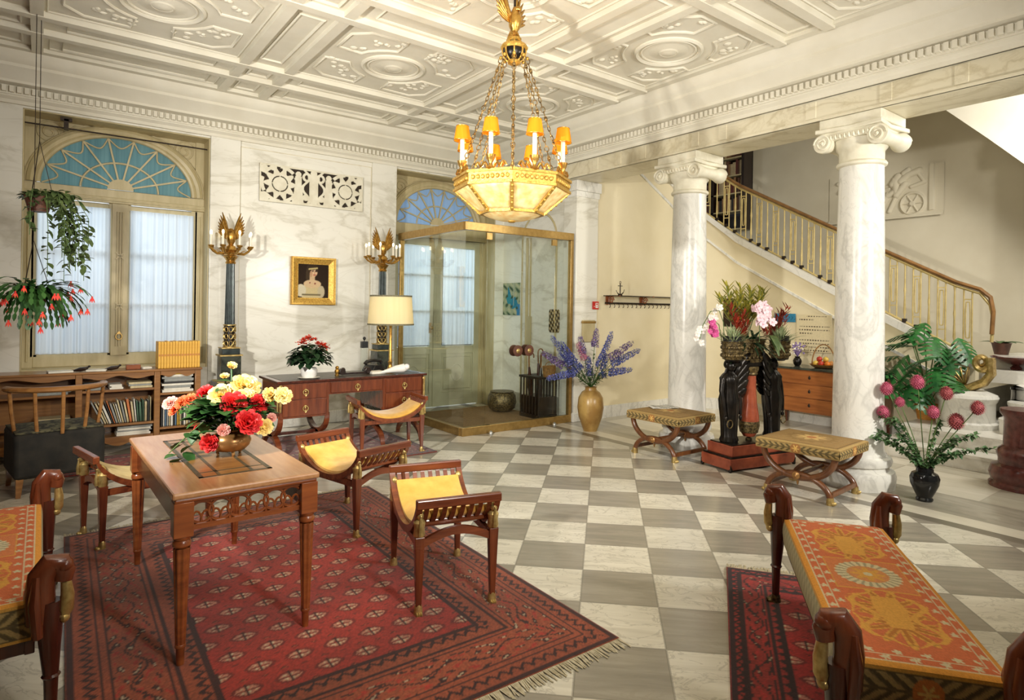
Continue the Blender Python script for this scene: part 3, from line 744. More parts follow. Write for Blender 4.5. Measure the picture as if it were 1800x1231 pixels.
# ---------------------------------------------------------------- eagle, chandelier, torcheres
def eagle(mb, c, s, face=(0, -1, 0), spread=1.):
    c = Vector(c); f = Vector(face).normalized(); r = Vector((f.y, -f.x, 0)); u = Vector((0, 0, 1))
    P = lambda a, b, h: c+(r*a+f*b+u*h)*s
    mb.tube([P(0, -.02, 0), P(0, 0, .16), P(0, .02, .34), P(0, .03, .46), P(0, .05, .55), P(0, .12, .54), P(0, .17, .5)], [.03*s, .12*s, .15*s, .10*s, .075*s, .05*s, .012*s], 10)
    mb.tube([P(0, -.04, .1), P(0, -.12, -.02), P(0, -.16, -.14)], [.08*s, .08*s, .1*s], 8, sq=.4)
    for sg in (-1, 1):
        for i in range(7):
            t = i/6; an = math.radians(16+44*t*spread); L = .80-.42*t
            d = (r*sg*sin(an)+u*cos(an)-f*.15).normalized()
            mb.leaf(P(sg*(.07+.05*t), -.04, .40-.16*t), d, L*s, .085*s, .0, side=f.cross(d), fold=.2)
        mb.tube([P(sg*.05, -.02, .30), P(sg*.13, -.05, .44), P(sg*.20, -.08, .62), P(sg*.26, -.10, .82)], [.05*s, .045*s, .03*s, .01*s], 8)
        mb.tube([P(sg*.05, .02, .04), P(sg*.07, .06, -.06)], .03*s, 6)
# chandelier
CX, CY = 2.80, 3.80
ch = thing('chandelier', 'octagonal gilt chandelier with orange candle shades hanging on chains from the ceiling', 'chandelier', (CX, CY, 0))
phi = math.atan2(-CY, -CX)             # one corner faces the hall
def oc(r, z, k, off=0.): a = phi+PI/4*(k+off); return Vector((r*cos(a), r*sin(a), z))
mb = MB()
for (r0, z0, r1, z1) in ((.435, 2.425, .44, 2.505),):
    O = [oc(r0, z0, k) for k in range(8)]+[oc(r1, z1, k) for k in range(8)]+[oc(r1-.03, z1, k) for k in range(8)]+[oc(r0-.03, z0, k) for k in range(8)]
    fs = []
    for k in range(8):
        j = (k+1) % 8
        for a in range(4): b = (a+1) % 4; fs.append((a*8+k, a*8+j, b*8+j, b*8+k))
    mb.add(O, fs)
for k in range(8):
    for z, r in ((2.425, .44), (2.508, .445)): mb.bar(oc(r, z, k), oc(r, z, k+1), .018)
    for q in range(1, 9):
        p = oc(.442, 2.466, k).lerp(oc(.442, 2.466, k+1), q/9); mb.ell(p, (.014, .014, .017), 8, 5)
mb.build('rim_band', M['frame'], ch, smooth=30)
for k in range(8):
    a, b = oc(.425, 2.42, k, .03), oc(.425, 2.42, k, .97); c, d = oc(.235, 2.262, k, .97), oc(.235, 2.262, k, .03)
    mb = MB(); nn = 6
    def pf(u, v, a=a, b=b, c=c, d=d): return a.lerp(b, u).lerp(d.lerp(c, u), v)
    mb.grid(pf, nn, nn); mb.build('lantern_panel', M['panel'], ch, solid=.006)
mb = MB()
for k in range(8):
    mb.bar(oc(.43, 2.425, k), oc(.238, 2.257, k), .026, .022); mb.bar(oc(.238, 2.257, k), oc(.238, 2.257, k+1), .02)
    for q in range(5): mb.ell(oc(.43, 2.425, k).lerp(oc(.238, 2.257, k), (q+.5)/5)+Vector((0, 0, -.01)), .012, 8, 5)
mb.build('lantern_ribs', M['frame'], ch)
MB().lathe([(.02, 2.192), (.03, 2.199), (.028, 2.208)], n=16).build('finial', M['frame'], ch)
MB().lathe([(.0, 2.205), (.1, 2.21), (.18, 2.232), (.232, 2.257)], n=32).build('bottom_dish', M['panel'], ch)
CHN = []
for k in range(8):
    mb = MB(); p0 = oc(.095, 3.44, k); p1 = oc(.41, 2.50, k); N = 26
    for i in range(N):
        a = p0.lerp(p1, i/N); b = p0.lerp(p1, (i+1.25)/N); d = (b-a).normalized(); s1 = d.orthogonal().normalized(); s2 = d.cross(s1)
        sd = s1 if i % 2 else s2; mid = (a+b)/2; hl = (b-a).length/2; w = .0095 if i % 5 else .016
        mb.tube([mid+d*hl*cos(TAU*q/8)+sd*w*sin(TAU*q/8) for q in range(8)], .0038, 5, True)
        if i % 5 == 2: mb.ell(mid, .012, 8, 5)
    mb.build('chain', M['chain'], ch)
for k in range(8):
    p = oc(.40, 2.51, k, .5)
    mb = MB(); mb.lathe([(.02, 0), (.035, .012), (.016, .03), (.013, .05), (.028, .075), (.034, .095), (.037, .105), (.02, .108)], p, 14)
    rd = Vector((p.x, p.y, 0)).normalized(); tn = Vector((-rd.y, rd.x, 0))
    for sg in (-1, 1):
        mb.tube([p+tn*sg*(.02+.1*t)+Vector((0, 0, .012+.045*abs(sin(t*6)))) for t in np.linspace(0, 1, 10)], .009, 6)
        for q in range(3): mb.leaf(p+tn*sg*.03*(q+1)+Vector((0, 0, .01)), tn*sg*.5+Vector((0, 0, 1)), .05, .03, .1, side=rd)
    cs = mb.build('candle_socket', M['gilt'], ch)
    MB().lathe([(.016, .105), (.016, .29), (.006, .295)], p, 10).build('candle_tube', M['candle'], cs)
    MB().lathe([(.062, .255), (.046, .36)], p, 24).build('orange_shade', M['oshade'], cs, label='small orange pleated shade')
    for rr_, zz in ((.062, .255), (.046, .36)): MB().tube([p+Vector((rr_*cos(TAU*i/24), rr_*sin(TAU*i/24), zz)) for i in range(24)], .0025, 5, True).build('shade_trim', M['gilt'], cs)
    MB().ell(p+Vector((0, 0, .31)), (.012, .012, .02), 8, 6).build('bulb', M['bulb'], cs)
mb = MB(); mb.ell((0, 0, 3.49), (.088, .088, .088), 20, 12); mb.build('globe', M['bronze'], ch)
mb = MB(); mb.lathe([(.095, 3.5), (.105, 3.515), (.095, 3.535), (.085, 3.535)], n=24); mb.lathe([(.03, 3.39), (.05, 3.4), (.05, 3.42)], n=16)
for k in range(8):
    a = phi+PI/4*k; mb.tube([(.09*cos(a)*cos(t), .09*sin(a)*cos(t), 3.49+.09*sin(t)) for t in np.linspace(-1.3, 1.3, 9)], .007, 5); mb.ell((.1*cos(a), .1*sin(a), 3.44), .014, 8, 5)
mb.lathe([(.04, 3.57), (.055, 3.585), (.03, 3.6)], n=16)
mb.build('crown', M['frame'], ch)
mb = MB(); eagle(mb, (0, 0, 3.62), .34, (.2, -1, 0), 1.1); mb.build('eagle', M['gilt'], ch, solid=.006)
MB().cyl((0, 0, 3.62), (0, 0, CZ+.01), .009).build('ceiling_rod', M['iron'], ch)
# torchere candelabra
def torchere(x, y, label):
    t = thing('candelabrum', label, 'candelabrum', (x, y, 0), 0, 'standing candelabra along the marble wall')
    mb = MB(); mb.box(-.17, .17, -.17, .17, 0, .10); mb.box(-.14, .14, -.14, .14, .1, .60); mb.box(-.16, .16, -.16, .16, .60, .66); mb.box(-.105, .105, -.105, .105, .66, .96)
    mb.build('pedestal', M['blackst'], t, bev=.006, smooth=0)
    mb = MB(); mb.box(-.12, .12, -.12, .12, .95, .965); mb.box(-.10, .10, -.10, .10, 1.035, 1.045); mb.box(-.15, .15, -.15, .15, .655, .67)
    mb.build('gilt_edging', M['paleg'], t, smooth=0)
    MB().box(-.095, .095, -.095, .095, .965, 1.035).build('plinth', M['greenst'], t, bev=.01, smooth=0)
    MB().lathe([(.06, 1.045), (.06, 1.30)], n=20).build('lower_shaft', M['bronze'], t)
    mb = MB()
    for k in range(8):
        a = TAU*k/8
        for z in (1.09, 1.17, 1.25):
            c = Vector((.062*cos(a), .062*sin(a), z)); tn = Vector((-sin(a), cos(a), 0))
            mb.tube([c+tn*.019*cos(TAU*i/10)+Vector((0, 0, .03*sin(TAU*i/10))) for i in range(10)], .005, 5, True)
    for z in (1.05, 1.30): mb.tube([(.064*cos(TAU*i/20), .064*sin(TAU*i/20), z) for i in range(20)], .008, 6, True)
    mb.build('gilt_rings', M['paleg'], t)
    mb = MB(); N = 48; vs = []
    for z, r in ((1.30, .056), (2.0, .045)):
        for i in range(N): q = r*(1 if i % 4 < 2 else .86); vs.append((q*cos(TAU*i/N), q*sin(TAU*i/N), z))
    mb.add(vs, [(i, (i+1) % N, N+(i+1) % N, N+i) for i in range(N)]); mb.build('fluted_shaft', M['greenst'], t, smooth=30)
    mb = MB(); mb.lathe([(.05, 2.0), (.058, 2.015), (.046, 2.03), (.05, 2.06), (.085, 2.085), (.04, 2.1), (.03, 2.13), (.06, 2.16), (.05, 2.2), (.02, 2.22)], n=20)
    for k in range(12): a = TAU*k/12; mb.leaf((.045*cos(a), .045*sin(a), 2.03), (cos(a)*.5, sin(a)*.5, 1), .07, .03, .3)
    mb.build('capital', M['gilt'], t)
    for k in range(8):
        a = TAU*k/8+.2; d = Vector((cos(a), sin(a), 0)); mb = MB(); e = d*.22
        mb.tube([d*.03+Vector((0, 0, 2.16)), d*.08+Vector((0, 0, 2.12)), d*.15+Vector((0, 0, 2.115)), d*.2+Vector((0, 0, 2.15)), e+Vector((0, 0, 2.18))], [.014, .013, .012, .012, .016], 8)
        mb.lathe([(.012, 2.17), (.03, 2.185), (.034, 2.2), (.012, 2.205)], e, 12); mb.leaf(d*.1+Vector((0, 0, 2.12)), d+Vector((0, 0, .6)), .09, .04, .1)
        ar = mb.build('candle_arm', M['gilt'], t)
        MB().lathe([(.012, 2.2), (.012, 2.32), (.004, 2.322)], e, 8).build('candle', M['candle'], ar)
        MB().ell(e+Vector((0, 0, 2.345)), (.014, .014, .026), 10, 8).build('bulb', M['bulb'], ar)
    mb = MB(); eagle(mb, (0, 0, 2.2), .34, (-.3, -1, 0), .7); mb.build('eagle', M['gilt'], t, solid=.006)
    return t
torchere(1.70, 7.72, 'dark fluted candelabrum with gilt eagle, standing between the window and the portrait')
torchere(3.57, 7.72, 'dark fluted candelabrum with gilt eagle, rising behind the cream lampshade')
# ---------------------------------------------------------------- wall pieces
# carved openwork panel
PX0, PX1, PZ0, PZ1 = 2.08, 3.40, 2.81, 3.275
pn = thing('openwork_relief', 'carved marble openwork panel with rosettes set in the wall above the portrait', 'relief', (PX0, YW-.003, PZ0))
pw, ph = PX1-PX0, PZ1-PZ0
def owmask(U, V):
    x = U*pw; z = V*ph; keep = np.zeros(len(U), bool)
    keep |= (x < .015) | (x > pw-.015) | (z < .03) | (z > ph-.02)
    for sg in (0, 1):
        xx = x if sg == 0 else pw-x
        d = np.hypot(xx-.24, z-.235); a = np.arctan2(z-.235, xx-.24)
        keep |= d < .085; keep |= (d > .10) & (d < .135)
        keep |= (d > .12) & (d < .168+.03*np.cos(10*a)); keep |= (d < .12) & (np.abs(np.sin(a*2.0)) < .12)
        keep |= (np.abs(np.hypot(xx-.24, z-.235)-.215) < .02) & (np.sin(a*6+1) > -.75)
        keep |= np.hypot(xx-.05, z-.06) < .06; keep |= np.hypot(xx-.05, z-.4) < .05; keep |= np.hypot(xx-.44, z-.06) < .055; keep |= np.hypot(xx-.16, z-.43) < .04; keep |= np.hypot(xx-.3, z-.43) < .03
        b = .035+.025*np.clip((.25-z)/.25, 0, 1)           # standing figure-like balusters
        keep |= (np.abs(xx-.465) < b*1.2) & (z < .36); keep |= np.hypot(xx-.465, z-.385) < .035
        vx = .56+.045*np.sin(z*22)
        keep |= (np.abs(xx-vx) < .018); keep |= np.abs(np.hypot(xx-.575, z-.36)-.045) < .014; keep |= np.hypot(xx-.56, z-.1) < .04
    keep |= (np.abs(x-pw/2) < .055*np.clip(1.2-np.abs(z-.2)*2.2, .35, 1)) | (np.hypot(x-pw/2, z-.4) < .04)
    return keep
cgrid('carved_screen', M['relief'], pn, lambda U, V: (U*pw, -.035+0*U, V*ph), None, 264, 93, mask=owmask, solid=.03)
MB().box(0, pw, -.006, 0, 0, ph).build('dark_backing', M['iron'], pn, smooth=0)
# portrait
pt = thing('portrait_painting', 'gilt-framed portrait of a lady hanging on the marble wall above the desk', 'painting', (2.755, YW, 1.85))
fw, fh = .57, .61
mb = MB()
def mit(hw, hh, w, y0, y1):
    for (ax, az, bx_, bz) in ((-1, -1, 1, -1), (1, -1, 1, 1), (1, 1, -1, 1), (-1, 1, -1, -1)):
        A = (ax*hw, az*hh); B = (bx_*hw, bz*hh); C = (bx_*(hw-w), bz*(hh-w)); D = (ax*(hw-w), az*(hh-w))
        mb.add([(A[0], 0, A[1]), (B[0], 0, B[1]), (C[0], 0, C[1]), (D[0], 0, D[1]), (A[0], -y0, A[1]), (B[0], -y0, B[1]), (C[0], -y1, C[1]), (D[0], -y1, D[1])], [(0, 1, 2, 3), (7, 6, 5, 4), (0, 4, 5, 1), (2, 6, 7, 3)])
mit(fw/2, fh/2, .09, .055, .025); mit(fw/2-.004, fh/2-.004, .02, .065, .065); mit(fw/2-.07, fh/2-.07, .02, .04, .035)
mb.build('gilt_frame', M['frame'], pt, smooth=0)
def portrait(U, V):
    x = (U-.5)*.39/1.3; z = (V-.5)*.43/1.3-.028; C = np.tile(np.array([48., 35., 25.]), (len(U), 1)); C += (V[:, None]-.5)*-10
    def put(m, c): C[m] = c
    E = lambda cx, cz, rx, rz: ((x-cx)/rx)**2+((z-cz)/rz)**2 < 1
    put(E(-.02, .095, .052, .05), (44, 34, 26)); put(E(-.045, .03, .03, .08), (70, 56, 40)); put(E(-.005, .075, .05, .06), (64, 48, 34))
    put((np.abs(x+.012) < .026) & (z < .06) & (z > -.06), (206, 176, 138))
    put(E(-.02, -.14, .10, .10), (206, 188, 142)); put(E(-.12, -.12, .05, .06), (214, 204, 176)); put(E(.075, -.13, .035, .06), (196, 182, 150))
    put(E(-.01, -.055, .085, .04), (214, 184, 144))
    put(E(.0, .062, .038, .05), (214, 178, 140)); put(E(.012, .055, .02, .03), (224, 190, 152))
    put(E(-.015, .108, .05, .03), (58, 44, 32)); put(E(.03, .08, .012, .02), (64, 48, 34)); put(E(-.035, .075, .014, .03), (64, 48, 34)); put((np.abs(z-.092-.15*(x+.01)) < .008) & (np.abs(x+.005) < .045), (196, 178, 120))
    put((np.abs(z-.068) < .005) & (np.abs(np.abs(x-.008)-.015) < .008), (50, 32, 26)); put((np.abs(z-.032) < .005) & (np.abs(x-.010) < .012), (158, 62, 54)); put((np.abs(x-.012) < .0035) & (z > .042) & (z < .066), (182, 140, 106)); put(E(-.025, .04, .012, .03), (192, 152, 116)); put(E(-.035, -.045, .006, .006), (120, 50, 50)); put(E(.015, -.052, .007, .007), (130, 60, 50))
    put((np.abs(z+.16) < .008) & (np.abs(x+.02) < .09), (120, 108, 80))
    Q = C.reshape(111, 101, 3)
    for _ in range(2):
        P_ = np.pad(Q, ((1, 1), (1, 1), (0, 0)), 'edge'); Q = (P_[:-2, 1:-1]+P_[2:, 1:-1]+P_[1:-1, :-2]+P_[1:-1, 2:]+2*Q)/6
    return Q.reshape(-1, 3)
cgrid('canvas', M['paint'], pt, lambda U, V: ((U-.5)*.40, -.03+0*U, (V-.5)*.44), portrait, 100, 110)
# chariot frieze on the stair wall
def capsule(y, z, a, b, r):
    a = np.array(a); b = np.array(b); d = b-a; t = np.clip(((y-a[0])*d[0]+(z-a[1])*d[1])/(d@d), 0, 1)
    q = np.hypot(y-a[0]-t*d[0], z-a[1]-t*d[1]); return np.sqrt(np.clip(1-(q/r)**2, 0, 1))*min(1, r/.05)
FW, FH = 1.62, .74
def frieze(U, V):
    # 0..1.62 m leftwards->rightwards as seen from the hall, x to the right
    x = U*FW; z = V*FH; h = np.zeros(len(U)); c = lambda a, b, r: np.maximum(h, capsule(x, z, a, b, r))
    F = [((1.02, .62), (.95, .52), .06), ((.98, .58), (1.0, .40), .055), ((1.0, .42), (.88, .36), .045), ((.88, .38), (.80, .22), .04), ((.80, .22), (.74, .12), .035), ((.74, .12), (.66, .07), .025),
         ((1.06, .55), (1.16, .63), .055), ((1.16, .63), (1.30, .67), .05), ((1.10, .66), (1.16, .70), .045), ((1.30, .62), (1.38, .50), .03), ((1.38, .50), (1.2, .45), .03), ((1.12, .5), (1.0, .35), .05), ((1.0, .35), (.9, .12), .03),
         ((.62, .3), (.86, .34), .04), ((.6, .12), (.62, .3), .05), ((.5, .1), (.6, .14), .04), ((.3, .45), (.62, .5), .07), ((.2, .5), (.3, .62), .05), ((.14, .64), (.24, .66), .035), ((.62, .44), (.7, .2), .035), ((.34, .4), (.24, .12), .03), ((.42, .4), (.40, .12), .03), ((.62, .42), (.9, .46), .018), ((.68, .5), (.95, .5), .015)]
    for a, b, r in F: h = np.maximum(h, capsule(x, z, a, b, r))
    d = np.hypot(x-1.22, z-.2); a = np.arctan2(z-.2, x-1.22)
    h = np.maximum(h, .7*np.exp(-((d-.155)/.018)**2)); h = np.maximum(h, .6*(d < .15)*np.exp(-(np.abs(np.sin(a*3))*d/.016)**2)); h = np.maximum(h, .8*(d < .035))
    h = np.maximum(h, .7*((x > 1.44) & (x < 1.50) & (z > .08))); h = np.maximum(h, .8*(z < .035)); h = np.maximum(h, .35*((z < .06)))
    return h
o = cgrid('chariot_frieze', M['relief'], None, lambda U, V: (10-.012-.05*frieze(U, V), 4.93-U*FW, 2.95+V*FH), None, 300, 140)
tag(o, 'low-relief frieze of a charioteer on the stair wall beside the column', 'relief'); o.data.materials[0] = M['stairwall']
# upper bookcase beyond the stair
ub = thing('tall_bookcase', 'dark tall bookcase on the upper landing behind the far column', 'bookcase', (9.72, 6.32, 0))
mb = MB(); mb.box(0, .28, 0, .05, 3.0, 5.3); mb.box(0, .28, .62, .70, 3.0, 5.3); mb.box(0, .28, 1.6, 1.66, 3.0, 5.3); mb.box(.26, .28, 0, 1.66, 3.0, 5.3); mb.build('carcass', M['ebony'], ub, smooth=0)
rb = random.Random(5); ROWC = {}
shz = [3.02, 3.34, 3.66, 3.98, 4.30, 4.62, 4.94]
bc = [pm('old_spine_%s' % n_, c_, None, .55, 0, 20) for n_, c_ in (('brown', (98, 62, 42)), ('tan', (150, 112, 74)), ('maroon', (104, 46, 40)), ('black', (44, 38, 34)), ('cream', (186, 166, 128)))]
bcn = ['brown', 'tan', 'maroon', 'black', 'cream']
for zi, z in enumerate(shz):
    MB().box(0, .27, .03, 1.63, z-.02, z).build('shelf', M['olive'], ub, smooth=0)
    if 3.3 < z < 4.9:
        for b0, b1, nm in ((.06, .61, 'right'), (.71, 1.58, 'left')):
            y = b0
            while y < b1-.05:
                w = rb.uniform(.034, .062); h = rb.uniform(.2, .285); k = rb.randrange(5)
                o = MB().box(0, .16, 0, w-.003, 0, h).build('antique_book', bc[k], None, bev=.003, smooth=0)
                o.location = (9.75+rb.uniform(0, .02), 6.32+y, z)
                tag(o, 'old %s book, %s half of %s shelf, tall upper-landing bookcase' % (bcn[k], nm, ORD[zi]), 'book', 'old %s books on %s shelf of upper bookcase, %s half' % (bcn[k], ORD[zi], nm))
                y += w
# ---------------------------------------------------------------- rugs
def rugcol(Lx, Ly, sd, bw, fld, brd, dk):
    def f(U, V):
        x = U*Lx; y = V*Ly; C = np.tile(np.array(fld, float), (len(U), 1)); e = np.minimum(np.minimum(x, Lx-x), np.minimum(y, Ly-y))
        cr = np.array((214, 190, 156.)); dk_ = np.array(dk, float)
        rs = np.random.RandomState(sd); no = rs.rand(len(U))
        # field: rows of small lozenge guls, cream hearts in dark surrounds
        sx, sy = .165, .145
        iy = (y-bw)/sy; ix = (x-bw)/sx+.5*(np.floor(iy) % 2)
        gx = (ix-np.floor(ix)-.5)*sx; gy = (iy-np.floor(iy)-.5)*sy
        q = np.abs(gx/.064)**1.6+np.abs(gy/.042)**1.6
        C[q < 1] = np.array(fld)*.62+dk_*.3; m = (q < .62) & (np.abs(gy)+.12*np.abs(gx) > .007); C[m] = cr*.55+np.array(fld)*.42
        C[(q < .45) & (np.sin(gx*260) > .1) & (np.abs(gy) > .010)] = cr*.95; C[q < .06] = np.array(fld)
        C[(np.abs(gx) < .004) & (q < 1.1)] = dk_
        g2x = (ix-np.floor(ix+.5))*sx; g2y = (iy-np.floor(iy+.5))*sy; d2 = np.abs(g2x)/.02+np.abs(g2y)/.016
        C[d2 < 1] = np.array(fld)*.5+dk_*.4; C[d2 < .45] = np.array(brd)
        # border
        b = e < bw; C[b] = np.array(brd)
        t = np.where(np.minimum(x, Lx-x) < np.minimum(y, Ly-y), y, x)
        for c0, w in ((.015, .02), (bw-.015, .02), (bw*.24, .008), (bw*.76, .008), (bw*.30, .004), (bw*.70, .004)): C[np.abs(e-c0) < w/2+.003] = dk_
        k = (t/.06); kk = (k-np.floor(k)-.5)
        for c0 in (bw*.13, bw*.87): C[b & (np.abs(e-c0-.03+np.abs(kk)*.07) < .011)] = dk_*.9
        mid = bw/2; mm = b & (np.abs(e-mid) < bw*.19)
        n2 = np.sin(t*41+3*np.sin(e*60))*np.sin(e*52+2*np.sin(t*17)); C[mm & (n2 > .55)] = dk_; C[mm & (n2 < -.72)] = np.array(fld); C[mm & (n2 > .9)] = cr*.8
        C[mm & (np.abs(e-mid-.035*np.sin(t*20)) < .005)] = dk_
        C = C*(1+.16*(no[:, None]-.5))
        rs = np.random.RandomState(sd); C *= (1+.10*(rs.rand(len(U), 1)-.5)); C *= 1+.07*np.sin(y*9+np.sin(x*3))[:, None]
        return C
    return f
def rug(label, cx, cy, rz, Lx, Ly, bw, fld, brd, dk, sd, fr=True, res=.0085):
    t = thing('oriental_rug', label, 'rug', (cx, cy, 0), rz)
    cgrid('pile', M['rug'], t, lambda U, V: ((U-.5)*Lx, (V-.5)*Ly, .012+0*U), rugcol(Lx, Ly, sd, bw, fld, brd, dk), int(Lx/res), int(Ly/res), solid=.011)
    if fr:
        r = random.Random(sd)
        mb = MB()
        for sg in (-1, 1):
            n = int(Lx/.008)
            for i in range(n):
                x = -Lx/2+Lx*(i+.5)/n; L = r.uniform(.05, .085); y = sg*Ly/2; dx = r.uniform(-.015, .015)
                mb.add([(x-.0035, y, .009), (x+.0035, y, .009), (x+dx+.003, y+sg*L, .003), (x+dx-.003, y+sg*L, .003)], [(0, 1, 2, 3)])
        o = mb.build('fringe', M['fringe'], t, smooth=0, solid=.002); o['kind'] = 'stuff'
    return t
RED = (164, 50, 36); ORB = (150, 74, 46); DK = (62, 28, 24)
rug('large red oriental rug under the table and yellow-cushioned stools', 1.14, 3.53, math.radians(-1.2), 2.08, 2.98, .50, RED, ORB, DK, 1)
rug('red oriental runner under the orange tapestry bench', 2.58, 1.16, math.radians(35)-PI/2, .92, 2.3, .26, (168, 44, 42), (150, 48, 42), (48, 26, 30), 2)
rug('dark red rug under the writing desk', 2.50, 6.62, 0, 1.66, 1.66, .3, (122, 46, 40), (120, 56, 44), (44, 22, 24), 3, False, .012)
rug('small red rug on the floor before the low bookcase', .60, 7.12, 0, .95, .66, .14, (170, 66, 56), (160, 62, 52), (84, 34, 32), 4, False, .012)
# ---------------------------------------------------------------- centre table with inlay and pierced frieze
tb = thing('centre_table', 'rectangular wooden table with inlaid top and pierced frieze on the large rug', 'table', (.735, 3.63, 0), math.radians(1))
TX, TY = .31, .69
MB().box(-TX, TX, -TY, TY, .722, .75).build('table_top', M['tabletop'], tb, bev=.008, smooth=0)
mb = MB(); mb.box(-TX+.01, TX-.01, -TY+.01, TY-.01, .705, .722); mb.build('top_moulding', M['tablewood'], tb, bev=.006, smooth=0)
MB().box(-.17, .15, -.49, .47, .7495, .7515).build('inlaid_panel', M['walnut'], tb, smooth=0)
mb = MB()
for (a, b, c, d) in ((-.17, .15, -.49, -.47), (-.17, .15, .45, .47), (-.17, -.15, -.49, .47), (.13, .15, -.49, .47), (-.09, -.075, -.47, .45), (.055, .07, -.47, .45), (-.15, .13, -.40, -.385), (-.15, .13, .365, .38)): mb.box(a, b, c, d, .751, .7525)
mb.build('inlay_banding', pm('dark_banding', (92, 80, 56), (56, 48, 34), .4, 0, 60), tb, smooth=0)
def fret(mb, P0, P1, zb, zt, n, th, nrm):
    P0 = Vector(P0); P1 = Vector(P1); d = P1-P0; L = d.length; d.normalize(); h = zt-zb
    for i in range(n):
        c = P0+d*L*(i+.5)/n; rw = L/n*.62
        mb.tube([c+d*rw*cos(TAU*q/20)+Vector((0, 0, zb+h*.5+h*.5*sin(TAU*q/20))) for q in range(20)], .0065, 6, True)
        for k in (-.25, .25):
            c2 = c+d*L/n*k; mb.tube([c2+d*rw*.45*cos(PI*q/8)+Vector((0, 0, zb+h*.55*sin(PI*q/8))) for q in range(9)], .005, 5)
for nm, P0, P1, nn in (('front', (-TX+.08, -TY+.045, 0), (TX-.08, -TY+.045, 0), 6), ('rear', (-TX+.08, TY-.045, 0), (TX-.08, TY-.045, 0), 6)):
    mb = MB(); mb.box(P0[0], P1[0], P0[1]-.012, P0[1]+.012, .578, .60); mb.box(P0[0], P1[0], P0[1]-.012, P0[1]+.012, .69, .706); fret(mb, P0, P1, .60, .692, nn, .01, None)
    mb.build('pierced_frieze', M['tablewood'], tb, smooth=40)
for sx in (-1, 1):
    MB().box(sx*(TX-.045)-.012, sx*(TX-.045)+.012, -TY+.08, TY-.08, .578, .706).build('side_apron', M['dkmah'], tb, bev=.004, smooth=0)
    for sy in (-1, 1):
        x, y = sx*(TX-.045), sy*(TY-.045); mb = MB(); mb.box(x-.038, x+.038, y-.038, y+.038, .56, .706); mb.lathe([(.033, .545), (.036, .56)], (x, y, 0), 16)
        mb.lathe([(.03, .545), (.036, .535), (.036, .52), (.028, .51)], (x, y, 0), 20)
        N = 32; vs = []
        for z, r in ((.51, .034), (.10, .021)):
            for i in range(N): q = r*(1 if i % 4 < 2 else .88); vs.append((x+q*cos(TAU*i/N), y+q*sin(TAU*i/N), z))
        mb.add(vs, [(i, (i+1) % N, N+(i+1) % N, N+i) for i in range(N)]); mb.lathe([(.021, .10), (.023, .09), (.017, .08), (.015, 0)], (x, y, 0), 16)
        mb.build('leg', M['tablewood'], tb, bev=.002, smooth=35)
